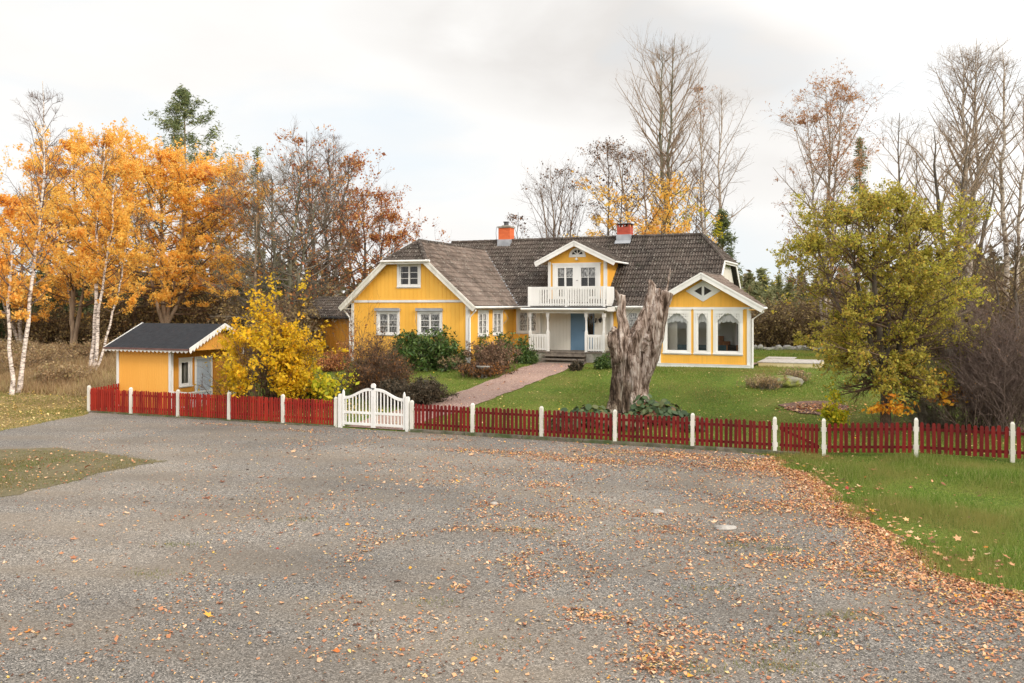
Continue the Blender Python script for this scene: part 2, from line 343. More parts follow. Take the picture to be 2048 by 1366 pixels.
M['lf_far'] = leafmat('far_wood_foliage', [(0,(.08,.09,.045)),(.4,(.15,.15,.07)),(.8,(.24,.20,.10)),(1,(.38,.26,.11))], trans=.3, clump=.5, clump_col=(.20,.155,.10), cscale=.05)
M['lf_thicket'] = leafmat('thicket_foliage', [(0,(.12,.085,.05)),(.5,(.24,.17,.09)),(1,(.42,.31,.11))], trans=.2)
M['grass'] = leafmat('lawn_grass_blades', [(0,(.07,.13,.018)),(.4,(.14,.235,.03)),(.8,(.25,.33,.06)),(1,(.52,.44,.2))], trans=.5, clump=.9, clump_col=(.30,.27,.08), cscale=.45)
M['grass_dull'] = leafmat('worn_lawn_blades', [(0,(.09,.135,.02)),(.5,(.18,.225,.036)),(.85,(.27,.27,.06)),(1,(.5,.38,.18))], trans=.45, clump=.65, clump_col=(.30,.23,.085), cscale=.35)
M['grass_worn'] = leafmat('dry_verge_blades', [(0,(.10,.10,.03)),(.5,(.19,.165,.05)),(1,(.36,.27,.13))], trans=.35, clump=.6, clump_col=(.13,.18,.03), cscale=.7)
M['lf_fallen'] = leafmat('fallen_leaves', [(0,(.10,.05,.032)),(.12,(.20,.08,.045)),(.3,(.40,.16,.08)),(.5,(.55,.25,.12)),(.72,(.66,.38,.2)),(.88,(.72,.50,.32)),(.95,(.75,.33,.03)),(1,(.35,.05,.04))], rough=.8, trans=.1)
M['lf_fallen_pale'] = leafmat('pale_fallen_leaves', [(0,(.36,.22,.08)),(.5,(.55,.38,.13)),(.8,(.66,.5,.24)),(1,(.7,.42,.04))], rough=.8, trans=.1)
# birch bark
def birchmat(name, base, dark):
    m, Nn, Ln, P = newmat(name)
    t = Nn.new('ShaderNodeTexCoord'); mp_ = Nn.new('ShaderNodeMapping'); mp_.inputs['Scale'].default_value = (3,3,9); Ln.new(t.outputs['Object'], mp_.inputs[0])
    n = Nn.new('ShaderNodeTexNoise'); n.inputs['Scale'].default_value = 1.4; n.inputs['Detail'].default_value = 7; n.inputs['Roughness'].default_value = .65; Ln.new(mp_.outputs[0], n.inputs['Vector'])
    r = ramp(Nn, [(.38, dark), (.47, tuple(b_*.6 for b_ in base)), (.55, base)]); Ln.new(n.outputs['Fac'], r.inputs[0]); Ln.new(r.outputs[0], P.inputs['Base Color'])
    P.inputs['Roughness'].default_value = .8; return m
M['birch'] = birchmat('birch_bark', (.74,.64,.56), (.12,.08,.06))
M['birch_dim'] = birchmat('dim_birch_bark', (.48,.40,.32), (.10,.075,.06))

# ------------------------------------------------------------------ ground
def groundmat():
    m, Nn, Ln, P = newmat('lawn_and_meadow_soil')
    t = Nn.new('ShaderNodeTexCoord')
    n = Nn.new('ShaderNodeTexNoise'); n.inputs['Scale'].default_value = .5; n.inputs['Detail'].default_value = 8; n.inputs['Roughness'].default_value = .6; Ln.new(t.outputs['Object'], n.inputs['Vector'])
    n2_ = Nn.new('ShaderNodeTexNoise'); n2_.inputs['Scale'].default_value = 14; n2_.inputs['Detail'].default_value = 6; Ln.new(t.outputs['Object'], n2_.inputs['Vector'])
    lawn = ramp(Nn, [(.3,(.065,.11,.018)),(.5,(.105,.155,.025)),(.7,(.16,.165,.045))]); Ln.new(n.outputs['Fac'], lawn.inputs[0])
    mead = ramp(Nn, [(.3,(.17,.115,.06)),(.5,(.30,.215,.11)),(.7,(.22,.20,.075))]); Ln.new(n.outputs['Fac'], mead.inputs[0])
    sp = Nn.new('ShaderNodeSeparateXYZ'); Ln.new(t.outputs['Object'], sp.inputs[0])
    # meadow west of the shed and far out; lawn elsewhere
    mr = Nn.new('ShaderNodeMapRange'); mr.inputs['From Min'].default_value = -13; mr.inputs['From Max'].default_value = -17; Ln.new(sp.outputs['X'], mr.inputs['Value'])
    mr2 = Nn.new('ShaderNodeMapRange'); mr2.inputs['From Min'].default_value = 62; mr2.inputs['From Max'].default_value = 72; Ln.new(sp.outputs['Y'], mr2.inputs['Value'])
    mxx = Nn.new('ShaderNodeMath'); mxx.operation = 'MAXIMUM'; Ln.new(mr.outputs[0], mxx.inputs[0]); Ln.new(mr2.outputs[0], mxx.inputs[1])
    x = Nn.new('ShaderNodeMix'); x.data_type = 'RGBA'; Ln.new(mxx.outputs[0], x.inputs['Factor']); Ln.new(lawn.outputs[0], x.inputs['A']); Ln.new(mead.outputs[0], x.inputs['B'])
    d = ramp(Nn, [(.3,(.5,.5,.5)),(.65,(1.3,1.25,1.1))]); Ln.new(n2_.outputs['Fac'], d.inputs[0])
    y = Nn.new('ShaderNodeMix'); y.data_type = 'RGBA'; y.blend_type = 'MULTIPLY'; y.inputs['Factor'].default_value = 1; Ln.new(x.outputs['Result'], y.inputs['A']); Ln.new(d.outputs[0], y.inputs['B'])
    Ln.new(y.outputs['Result'], P.inputs['Base Color']); P.inputs['Roughness'].default_value = .95; P.inputs['Specular IOR Level'].default_value = .1
    bp = Nn.new('ShaderNodeBump'); bp.inputs['Distance'].default_value = .05; Ln.new(n2_.outputs['Fac'], bp.inputs['Height']); Ln.new(bp.outputs[0], P.inputs['Normal'])
    return m
gx = np.concatenate([[-3000,-1200,-500,-250,-140,-90,-65], np.arange(-50,50.01,.5), [65,90,140,250,500,1200,3000]])
gy = np.concatenate([[-60,-30,-15], np.arange(-5,75.01,.5), [90,120,170,260,500,1200,4000]])
GX, GY = np.meshgrid(gx, gy)
V = np.stack([GX, GY, gz(GX, GY)], -1).reshape(-1, 3)
ny, nx = GX.shape; ii = (np.arange(ny-1)[:, None]*nx+np.arange(nx-1)[None]).ravel()
npmesh('ground', V, [np.stack([ii, ii+1, ii+nx+1, ii+nx], 1)], groundmat(), smooth=True)['kind'] = 'structure'

def gravelmat(name, tones, tint=None, sc=70):
    m, Nn, Ln, P = newmat(name)
    t = Nn.new('ShaderNodeTexCoord')
    v = Nn.new('ShaderNodeTexVoronoi'); v.inputs['Scale'].default_value = sc; v.inputs['Randomness'].default_value = 1; Ln.new(t.outputs['Object'], v.inputs['Vector'])
    sp = Nn.new('ShaderNodeSeparateColor'); Ln.new(v.outputs['Color'], sp.inputs[0])
    r = ramp(Nn, tones); Ln.new(sp.outputs[0], r.inputs[0]); out = r.outputs[0]
    n = Nn.new('ShaderNodeTexNoise'); n.inputs['Scale'].default_value = 16; n.inputs['Detail'].default_value = 9; n.inputs['Roughness'].default_value = .8; Ln.new(t.outputs['Object'], n.inputs['Vector'])
    d = ramp(Nn, [(.33,(.55,.54,.53)),(.66,(1.32,1.31,1.3))]); Ln.new(n.outputs['Fac'], d.inputs[0])
    y = Nn.new('ShaderNodeMix'); y.data_type = 'RGBA'; y.blend_type = 'MULTIPLY'; y.inputs['Factor'].default_value = 1; Ln.new(out, y.inputs['A']); Ln.new(d.outputs[0], y.inputs['B']); out = y.outputs['Result']
    # broad patches of packed sandy fines, and streaks where cars have turned
    mp_ = Nn.new('ShaderNodeMapping'); mp_.inputs['Rotation'].default_value = (0,0,.35); mp_.inputs['Scale'].default_value = (.22,.6,1); Ln.new(t.outputs['Object'], mp_.inputs[0])
    nb = Nn.new('ShaderNodeTexNoise'); nb.inputs['Scale'].default_value = 1.1; nb.inputs['Detail'].default_value = 7; nb.inputs['Roughness'].default_value = .62; Ln.new(mp_.outputs[0], nb.inputs['Vector'])
    mr = Nn.new('ShaderNodeMapRange'); mr.inputs['From Min'].default_value = .42; mr.inputs['From Max'].default_value = .62; mr.inputs['To Max'].default_value = .62; Ln.new(nb.outputs['Fac'], mr.inputs['Value'])
    x = Nn.new('ShaderNodeMix'); x.data_type = 'RGBA'; Ln.new(mr.outputs[0], x.inputs['Factor']); Ln.new(out, x.inputs['A'])
    f = ramp(Nn, [(.3,tuple(a*.7 for a in tint)),(.7,tuple(a*1.25 for a in tint))]); Ln.new(n.outputs['Fac'], f.inputs[0]); Ln.new(f.outputs[0], x.inputs['B']); out = x.outputs['Result']
    # damp, darker stretches and curved turning marks
    nd = Nn.new('ShaderNodeTexNoise'); nd.inputs['Scale'].default_value = .16; nd.inputs['Detail'].default_value = 5; Ln.new(t.outputs['Object'], nd.inputs['Vector'])
    dd_ = ramp(Nn, [(.36,(.92,.91,.90)),(.64,(1.38,1.32,1.25))]); Ln.new(nd.outputs['Fac'], dd_.inputs[0])
    y2 = Nn.new('ShaderNodeMix'); y2.data_type = 'RGBA'; y2.blend_type = 'MULTIPLY'; y2.inputs['Factor'].default_value = 1; Ln.new(out, y2.inputs['A']); Ln.new(dd_.outputs[0], y2.inputs['B']); out = y2.outputs['Result']
    mw = Nn.new('ShaderNodeMapping'); mw.inputs['Location'].default_value = (9,-4,0); Ln.new(t.outputs['Object'], mw.inputs[0])
    wv = Nn.new('ShaderNodeTexWave'); wv.wave_type = 'RINGS'; wv.rings_direction = 'Z'; wv.inputs['Scale'].default_value = .11; wv.inputs['Distortion'].default_value = 5; wv.inputs['Detail'].default_value = 4; wv.inputs['Detail Scale'].default_value = .35; Ln.new(mw.outputs[0], wv.inputs['Vector'])
    dw = ramp(Nn, [(.0,(.92,.92,.93)),(.35,(1,1,1)),(1,(1.05,1.045,1.04))]); Ln.new(wv.outputs['Fac'], dw.inputs[0])
    y3 = Nn.new('ShaderNodeMix'); y3.data_type = 'RGBA'; y3.blend_type = 'MULTIPLY'; y3.inputs['Factor'].default_value = .9; Ln.new(out, y3.inputs['A']); Ln.new(dw.outputs[0], y3.inputs['B']); out = y3.outputs['Result']
    Ln.new(out, P.inputs['Base Color']); P.inputs['Roughness'].default_value = .9; P.inputs['Specular IOR Level'].default_value = .2
    bp = Nn.new('ShaderNodeBump'); bp.inputs['Strength'].default_value = .8; bp.inputs['Distance'].default_value = .012; Ln.new(v.outputs['Distance'], bp.inputs['Height']); bp.invert = True
    bp2 = Nn.new('ShaderNodeBump'); bp2.inputs['Strength'].default_value = .6; bp2.inputs['Distance'].default_value = .02; Ln.new(n.outputs['Fac'], bp2.inputs['Height']); Ln.new(bp.outputs[0], bp2.inputs['Normal'])
    Ln.new(bp2.outputs[0], P.inputs['Normal'])
    return m
M['gravel'] = gravelmat('grey_gravel', [(0,(.045,.043,.040)),(.35,(.135,.128,.118)),(.7,(.225,.213,.196)),(.92,(.34,.315,.285)),(1,(.54,.49,.43))], (.175,.148,.118))
M['pathgravel'] = gravelmat('reddish_path_gravel', [(0,(.13,.08,.068)),(.4,(.23,.15,.13)),(.8,(.32,.225,.195)),(1,(.45,.36,.31))], (.24,.17,.14), sc=30)
def wig(pts, amp=.12, step=.5, seed=3, closed_until=None):
    """subdivide a polyline and give it an uneven edge"""
    r = random.Random(seed); out = []
    for i in range(len(pts)-1):
        a = np.array(pts[i]); b_ = np.array(pts[i+1]); n = max(1, int(np.linalg.norm(b_-a)/step))
        for k in range(n):
            p = a+(b_-a)*k/n
            out.append((p[0]+r.uniform(-amp, amp), p[1]+r.uniform(-amp, amp)))
    out.append(tuple(pts[-1])); return out
right_edge = [tuple(gr(*p)) for p in ((1568,914),(1575,932),(1620,950),(1665,980),(1700,1012),(1752,1050),(1830,1100),(1895,1148),(1990,1178),(2060,1195),(2240,1240),(2400,1290))]
fence_base = [tuple(FA+FD*t-FN*.12) for t in (0, 4, 8, 12, 16, 20, 24.6)]
left_top = [tuple(gr(*p)) for p in ((-500,960),(-200,905),(0,864),(90,846),(176,828))]
gravel_poly = wig(left_top, .25, .6, 1)+wig(fence_base, .05, .5, 2)+wig(right_edge, .22, .4, 3)+[(12,4),(14,-20),(-40,-20),(-40,10)]
def sheet(name, poly, z, mat):
    bm = bmesh.new(); vs = [bm.verts.new((x, y, z)) for x, y in poly]; f = bm.faces.new(vs)
    if f.normal.z < 0: f.normal_flip()
    bmesh.ops.triangulate(bm, faces=bm.faces); bm.normal_update()
    for f in bm.faces:
        if f.normal.z < 0: f.normal_flip()
    me = bpy.data.meshes.new(name); bm.to_mesh(me); o = link(name, me, mat); o['kind'] = 'structure'; return o
sheet('gravel_yard', gravel_poly, .006, M['gravel'])
island = wig([tuple(gr(*p)) for p in ((-500,930),(-150,905),(0,900),(110,897),(200,904),(260,915),(330,923),(290,931),(220,943),(150,962),(60,985),(0,998),(-150,1030),(-500,1100))], .13, .35, 5)
sheet('verge', island, .012, vmat('worn_verge_soil', (.11,.095,.05), (.17,.135,.075), 6, 8, .95, .5, 30))
# path from the gate to the steps
TH = -math.atan2(.4, .916)
HO = Vector((3.44, 46.0, 1.30))
HM = Matrix.Translation(HO) @ Matrix.Rotation(TH, 4, 'Z')
def hw(x, y, z=0): return HM @ Vector((x, y, z))
gate_c = gr(750, 857)
pc = [gate_c-FN*.1, gate_c+FN*1.6+FD*.1, gr(905,808), gr(975,782), gr(1040,757), gr(1098,735), np.array(hw(-.1,-2.1)[:2]), np.array(hw(-.1,-1.5)[:2])]
pwid = [1.15, 1.1, 1.0, 1.0, 1.05, 1.15, 1.3, 1.35]
def cat(P, n=8):
    P = [np.array(p, float) for p in P]; out = []
    for i in range(len(P)-1):
        p0, p1, p2, p3 = P[max(i-1,0)], P[i], P[i+1], P[min(i+2,len(P)-1)]
        for k in range(n):
            t = k/n; out.append(.5*((2*p1)+(p2-p0)*t+(2*p0-5*p1+4*p2-p3)*t*t+(3*p1-p0-3*p2+p3)*t**3))
    out.append(P[-1]); return np.array(out)
PC = cat(pc); PW = cat([[x] for x in pwid])[:, 0]
tn = np.gradient(PC, axis=0); tn /= np.linalg.norm(tn, axis=1)[:, None]; nn = np.stack([tn[:,1], -tn[:,0]], 1)
rr = np.random.default_rng(5)
vs = []; K = 7
for i in range(len(PC)):
    wl = PW[i]+rr.uniform(-.08,.08); wr = PW[i]+rr.uniform(-.08,.08)
    for k in range(K):
        o_ = -wl+(wl+wr)*k/(K-1); p = PC[i]+nn[i]*o_; vs.append((p[0], p[1], float(gz(*p))+.022))
fi = (np.arange(len(PC)-1)[:,None]*K+np.arange(K-1)[None]).ravel()
npmesh('garden_path', vs, [np.stack([fi,fi+K,fi+K+1,fi+1],1)], M['pathgravel'])['kind'] = 'structure'
path_poly = [tuple(PC[i]-nn[i]*PW[i]) for i in range(len(PC))]+[tuple(PC[i]+nn[i]*PW[i]) for i in range(len(PC)-1,-1,-1)]
house_polys = [[tuple(hw(x,y)[:2]) for x,y in q] for q in ([(-11,0),(7.2,0),(7.2,8),(-11,8)],[(-10.5,-5.6),(-3.5,-5.6),(-3.5,0),(-10.5,0)],[(5,-3.3),(9.45,-3.3),(9.45,1.3),(5,1.3)],[(-2.4,-1.7),(2.2,-1.7),(2.2,0),(-2.4,0)])]

# ------------------------------------------------------------------ vegetation generators
def unit(v): return v/np.maximum(np.linalg.norm(v, axis=-1, keepdims=True), 1e-9)
def tubes(P, R, m):
    """P (n,k,3) R (n,k) -> V, F"""
    n, k, _ = P.shape
    T = np.empty_like(P); T[:,1:-1] = P[:,2:]-P[:,:-2]; T[:,0] = P[:,1]-P[:,0]; T[:,-1] = P[:,-1]-P[:,-2]; T = unit(T)
    ref = np.broadcast_to(np.array([.37,.29,.88]), T.shape).copy()
    bad = np.abs((T*ref).sum(-1)) > .93; ref[bad] = (1,0,0)
    A = unit(np.cross(T, ref)); B = np.cross(T, A)
    th = np.arange(m)*2*np.pi/m
    V_ = P[:,:,None]+R[:,:,None,None]*(A[:,:,None]*np.cos(th)[None,None,:,None]+B[:,:,None]*np.sin(th)[None,None,:,None])
    base = np.arange(n)[:,None,None]*(k*m)+np.arange(k-1)[None,:,None]*m
    a = base+np.arange(m)[None,None,:]; b_ = base+((np.arange(m)+1)%m)[None,None,:]
    return V_.reshape(-1,3), np.stack([a,b_,b_+m,a+m],-1).reshape(-1,4)
def grow_paths(rng, p, d, Ln_, r, nseg, trop, jit, taper=.25, droop=0):
    n = len(p); P = np.empty((n,nseg+1,3)); P[:,0] = p; dd = d.copy(); D = np.empty((n,nseg+1,3)); D[:,0] = d
    for i in range(nseg):
        dd = dd+np.array([0,0,1.])*(trop-droop*(i+1)/nseg)/nseg+rng.normal(0,jit,(n,3))/math.sqrt(nseg)
        dd = unit(dd); P[:,i+1] = P[:,i]+dd*(Ln_/nseg)[:,None]; D[:,i+1] = dd
    R = r[:,None]*np.linspace(1,taper,nseg+1)[None]
    return P, D, R
def children(rng, P, D, Ln_, R, nch, t0, ang, ratio, rmin, tipbias=.45):
    n, k, _ = P.shape; idx = np.repeat(np.arange(n), nch); m = len(idx)
    t = t0+(1-t0)*rng.random(m)
    f = t*(k-1); i0 = np.minimum(f.astype(int), k-2); fr = (f-i0)[:,None]
    p = P[idx,i0]*(1-fr)+P[idx,i0+1]*fr; d = unit(D[idx,i0]*(1-fr)+D[idx,i0+1]*fr)
    rnd = rng.normal(size=(m,3)); perp = unit(rnd-(rnd*d).sum(1)[:,None]*d)
    a = np.radians(ang)*(.7+.6*rng.random(m))[:,None]
    cd = unit(np.cos(a)*d+np.sin(a)*perp)
    ln = Ln_[idx]*ratio*(1-tipbias*t)*(.6+.7*rng.random(m))
    rr_ = np.maximum((R[idx,i0]*(1-fr[:,0])+R[idx,i0+1]*fr[:,0])*.6, rmin)
    return p, cd, ln, rr_
def leaf_quads(rng, C, size, asp=.6, up=None, var=.35):
    n = len(C); a = unit(rng.normal(size=(n,3)))
    if up is not None: a = unit(a*np.array([1,1,up]))
    b_ = unit(np.cross(a, rng.normal(size=(n,3)))); s_ = (size*np.exp(rng.normal(0,var,n)))[:,None]
    A = a*s_*.5; B = b_*s_*.5*asp
    Vv = np.stack([C-A, C+B-A*.1, C+A, C-B-A*.1], 1).reshape(-1,3)
    return Vv, np.arange(n*4).reshape(-1,4)
class Acc:
    def __init__(s): s.V = []; s.F = []; s.n = 0
    def add(s, V_, F_): s.V.append(V_); s.F.append(F_+s.n); s.n += len(V_)
    def build(s, name, mat, parent, smooth=False):
        by = {}
        for f in s.F: by.setdefault(f.shape[1], []).append(f)
        return npmesh(name, np.concatenate(s.V), [np.concatenate(v) for v in by.values()], mat, parent, smooth)
PROF = {
 'round': lambda t: np.sqrt(np.clip(1-((t-.42)/.6)**2, .03, 1)),
 'tall': lambda t: np.clip(1.15-t, .15, 1)**.7*(.55+.45*np.clip(t*3,0,1)),
 'vase': lambda t: .45+.55*np.sin(np.clip(t,0,1)*math.pi*.72+.3),
 'cone': lambda t: np.clip(1.03-t, .03, 1),
 'lens': lambda t: .25+.75*np.sin(np.clip(t,0,1)*math.pi)**.8,
}
def tree(name, label, cat_, px, Z, topy, wpx, seed, crown0=.3, stems=None, prof='tall', r0=.16, n1=26, n2=7, n3=5, el=(25,65), trop=.5, droop3=0,
         ang=42, bark='bark', twig='twig_grey', leaf=None, lsize=.1, nleaf=8, lmask=None, jit=.14, group=None, lasp=.65, basepy=None, rat2=.42, rat3=.5, rmin=.008, lvl3r=.005, lean=0, fork=0.):
    rng = np.random.default_rng(seed)
    X = (px-1024)/F*Z
    if basepy is not None: X, Z = gr(px, basepy)
    z0 = float(gz(X, Z))
    root = empty(name, (X, Z, z0), 0, label, cat_, group)
    stems = stems or [(px+lean, topy, 1.0)]
    trunk = Acc(); crown = Acc(); lf = Acc(); Wd = wpx/F*Z
    for (tx, ty, sr) in stems:
        top = np.array([(tx-px)/F*Z, rng.uniform(-.4,.4), H+(HZ-ty)/F*Z-z0]); Ht = top[2]
        k = 14; t = np.linspace(0,1,k)
        wob = np.cumsum(rng.normal(0, Ht*.006, (k,2)), 0); wob -= wob[-1]*t[:,None]
        P = np.zeros((1,k,3)); bulge = np.sin(t*math.pi)*0
        tf = np.clip((t-fork)/(1-fork),0,1); P[0,:,0] = top[0]*(tf**.8)+wob[:,0]*(tf if fork else 1); P[0,:,1] = top[1]*t+wob[:,1]; P[0,:,2] = Ht*t-.1*(t==0)
        R = (r0*sr*(1-t)**.85+.012)[None]; R[0,0] *= 1.35
        V_, F_ = tubes(P, R, 9); trunk.add(V_, F_)
        c0 = crown0
        n = n1; tt = c0+(1-c0)*((np.arange(n)+rng.random(n))/n)*.985
        f = tt*(k-1); i0 = np.minimum(f.astype(int), k-2); fr = (f-i0)[:,None]
        p = P[0,i0]*(1-fr)+P[0,i0+1]*fr
        rel = (tt-c0)/(1-c0); az = np.arange(n)*2.399+rng.normal(0,.4,n)
        e = np.radians(el[0]+(el[1]-el[0])*rel+rng.normal(0,7,n))
        d = np.stack([np.cos(az)*np.cos(e), np.sin(az)*np.cos(e), np.sin(e)],1)
        ln = Wd*PROF[prof](rel)*(.75+.45*rng.random(n))/np.maximum(np.cos(e),.55)
        ln = np.minimum(ln, (Ht*(1-tt)+(.05*Ht if prof == 'round' else .4))*1.15/np.maximum(np.sin(e+.15),.25))
        rb = np.maximum(R[0,i0]*.5, .012)
        P1,D1,R1 = grow_paths(rng, p, d, ln, rb, 7, trop, jit, .22)
        def cl(P_): z = P_[...,2]; P_[...,2] = np.where(z > Ht*.93, Ht*.93+(z-Ht*.93)*.2, z); return P_
        P1 = cl(P1)
        V_, F_ = tubes(P1, R1, 5); crown.add(V_, F_)
        p2,d2,l2,r2 = children(rng, P1,D1,ln,R1, n2, .18, ang, rat2, rmin)
        P2,D2,R2 = grow_paths(rng, p2,d2,l2,r2, 5, trop*.6, jit*1.2, .3, droop3*.4)
        V_, F_ = tubes(P2, R2, 3); crown.add(V_, F_)
        last = (P2,D2,l2,R2)
        if n3:
            p3,d3,l3,r3 = children(rng, P2,D2,l2,R2, n3, .15, ang*.9, rat3, lvl3r, .2)
            P3,D3,R3 = grow_paths(rng, p3,d3,np.maximum(l3,.15),r3*.9, 4, trop*.3, jit, .45, droop3)
            V_, F_ = tubes(P3, R3, 3); crown.add(V_, F_); last = (P3,D3,l3,R3)
        if leaf:
            Pl = last[0]; nn_ = len(Pl)*nleaf; ix = rng.integers(0,len(Pl),nn_); kk = Pl.shape[1]
            f = rng.random(nn_)**.7*(kk-1); i0 = np.minimum(f.astype(int), kk-2); fr = (f-i0)[:,None]
            C = Pl[ix,i0]*(1-fr)+Pl[ix,i0+1]*fr+rng.normal(0,lsize*.7,(nn_,3))
            if lmask is not None: C = C[lmask(C, Ht, Wd, rng)]
            if len(C):
                V_, F_ = leaf_quads(rng, C, lsize, lasp); lf.add(V_, F_)
    trunk.build('trunk', M[bark], root, True)
    crown.build('branches' if leaf or True else 'crown', M[twig], root)
    if lf.n: lf.build('foliage', M[leaf], root)
    return root
def conifer(name, label, cat_, px, Z, topy, wpx, seed, crown0=.12, leaf='lf_fir', n1=60, el=(-12,30), gap=0., bark='bark_warm', group=None, clump=.3, per=26, basepy=None, prof='cone', trop=.15, ls=.16):
    rng = np.random.default_rng(seed); X = (px-1024)/F*Z
    z0 = float(gz(X, Z)); root = empty(name, (X,Z,z0), 0, label, cat_, group)
    Ht = H+(HZ-topy)/F*Z-z0; Wd = wpx/F*Z; k = 12; t = np.linspace(0,1,k)
    P = np.zeros((1,k,3)); P[0,:,2] = Ht*t; P[0,:,0] = np.sin(t*3+seed)*.12; R = (.02*Ht*.7*(1-t)+.015)[None]
    V_,F_ = tubes(P,R,8); a = Acc(); a.add(V_,F_); a.build('trunk', M[bark], root, True)
    tt = crown0+(1-crown0)*((np.arange(n1)+rng.random(n1))/n1)*.99
    f = tt*(k-1); i0 = np.minimum(f.astype(int), k-2); fr = (f-i0)[:,None]; p = P[0,i0]*(1-fr)+P[0,i0+1]*fr
    rel = (tt-crown0)/(1-crown0); az = np.arange(n1)*2.399+rng.normal(0,.5,n1); e = np.radians(el[0]+(el[1]-el[0])*rel+rng.normal(0,6,n1))
    d = np.stack([np.cos(az)*np.cos(e), np.sin(az)*np.cos(e), np.sin(e)],1)
    ln = Wd*PROF[prof](rel)*(1-gap+gap*2*rng.random(n1))
    P1,D1,R1 = grow_paths(rng,p,d,ln,np.full(n1,.02),6,trop,.08,.3); c = Acc(); V_,F_ = tubes(P1,R1,3); c.add(V_,F_)
    p2,d2,l2,r2 = children(rng,P1,D1,ln,R1,7,.2,50,.35,.006); P2,D2,R2 = grow_paths(rng,p2,d2,l2,r2,3,trop,.08,.4); V_,F_ = tubes(P2,R2,3); c.add(V_,F_)
    c.build('branches', M['bark_warm'], root)
    m = len(P2)*per; ix = rng.integers(0,len(P2),m); f = rng.random(m)*3; i0 = np.minimum(f.astype(int),2); fr = (f-i0)[:,None]
    C = P2[ix,i0]*(1-fr)+P2[ix,i0+1]*fr+rng.normal(0,clump*.35,(m,3)); lf = Acc(); V_,F_ = leaf_quads(rng,C,ls,.22,up=.6); lf.add(V_,F_)
    lf.build('foliage', M[leaf], root); return root
def shrub(name, label, cat_, X, Y, rad, ht, seed, nst=40, n2=8, n3=5, el=(35,85), twig='twig_brown', leaf=None, lsize=.06, nleaf=5, trop=.2, jit=.14, lmask=None, r0=.014, group=None, squash=(1,1), lasp=.65, rat=.5, base=.25, ang=38, zoff=0):
    rng = np.random.default_rng(seed); z0 = float(gz(X,Y))+zoff
    root = empty(name, (X,Y,z0), 0, label, cat_, group)
    az = rng.random(nst)*2*math.pi; u = rng.random(nst)**.6; e = np.radians(el[1]-(el[1]-el[0])*u)
    d = np.stack([np.cos(az)*np.cos(e)*squash[0], np.sin(az)*np.cos(e)*squash[1], np.sin(e)],1)
    ln = 1/np.sqrt((np.cos(e)/rad)**2+(np.sin(e)/ht)**2)*(.75+.3*rng.random(nst)); d = unit(d)
    p = np.stack([rng.normal(0,base*rad*.5,nst), rng.normal(0,base*rad*.5,nst), np.full(nst,-.03)],1)
    a = Acc(); P1,D1,R1 = grow_paths(rng,p,d,ln,np.full(nst,r0),7,trop,jit,.3); V_,F_ = tubes(P1,R1,4); a.add(V_,F_)
    p2,d2,l2,r2 = children(rng,P1,D1,ln,R1,n2,.15,ang,rat,.005); P2,D2,R2 = grow_paths(rng,p2,d2,l2,r2,4,trop*.5,jit,.4); V_,F_ = tubes(P2,R2,3); a.add(V_,F_); last = P2
    if n3:
        p3,d3,l3,r3 = children(rng,P2,D2,l2,R2,n3,.15,ang,rat,.004,.2); P3,D3,R3 = grow_paths(rng,p3,d3,l3,r3,3,0,jit,.5); V_,F_ = tubes(P3,R3,3); a.add(V_,F_); last = P3
    a.build('branches', M[twig], root)
    if leaf:
        m = len(last)*nleaf; kk = last.shape[1]; ix = rng.integers(0,len(last),m); f = rng.random(m)**.7*(kk-1); i0 = np.minimum(f.astype(int),kk-2); fr = (f-i0)[:,None]
        C = last[ix,i0]*(1-fr)+last[ix,i0+1]*fr+rng.normal(0,lsize*.6,(m,3))
        if lmask is not None: C = C[lmask(C,ht,rad,rng)]
        C[:,2] = np.maximum(C[:,2], .01)
        lf = Acc(); V_,F_ = leaf_quads(rng,C,lsize,lasp); lf.add(V_,F_); lf.build('foliage', M[leaf], root)
    return root
def clumpnoise(C, sc, th, seed=0):
    """smooth 3D clumping mask from a few random plane waves"""
    r = np.random.default_rng(seed+100); v = np.zeros(len(C))
    for _ in range(7): v += np.sin(C@(r.normal(size=3)*sc)+r.random()*6.28)
    return v/2.6 > th
def blades(rng, XY, h, wd, zfn=gz, lean=.5, hv=.4):
    n = len(XY); Z0 = zfn(XY[:,0], XY[:,1]); az = rng.random(n)*2*math.pi; hh = h*(1-hv+2*hv*rng.random(n))
    dx, dy = np.cos(az)*wd*.5, np.sin(az)*wd*.5; la = rng.random(n)*6.28; ll = hh*lean*rng.random(n)
    B = np.stack([XY[:,0],XY[:,1],Z0-.005],1)
    a = B+np.stack([dx,dy,np.zeros(n)],1); b_ = B-np.stack([dx,dy,np.zeros(n)],1); c = B+np.stack([np.cos(la)*ll,np.sin(la)*ll,hh],1)
    return np.stack([a,b_,c],1).reshape(-1,3), np.arange(n*3).reshape(-1,3)
# ------------------------------------------------------------------ the yellow house
house = empty('yellow_house', HO, TH, 'large yellow wooden house with brown tiled roof, dormer with balcony and projecting gables', 'house')
EAVE, RIDGE, K = 2.85, 6.70, .88
def strips(mb, xs0, xs1, zb, top, ops, y, T=None, brk=()):
    """wall skin in the xz plane at depth y with rectangular openings (x0,x1,z0,z1); top(x) is the upper edge"""
    xs = sorted(set([xs0, xs1]+[v for o in ops for v in o[:2] if xs0 < v < xs1]+[b_ for b_ in brk if xs0 < b_ < xs1]))
    for a, b_ in zip(xs[:-1], xs[1:]):
        m = (a+b_)/2; cur = zb
        for o in sorted([o for o in ops if o[0] < m < o[1]], key=lambda o: o[2]):
            mb.add([(a,y,cur),(b_,y,cur),(b_,y,o[2]),(a,y,o[2])], [(0,1,2,3)]); cur = o[3]
        mb.add([(a,y,cur),(b_,y,cur),(b_,y,top(b_)),(a,y,top(a))], [(0,1,2,3)])
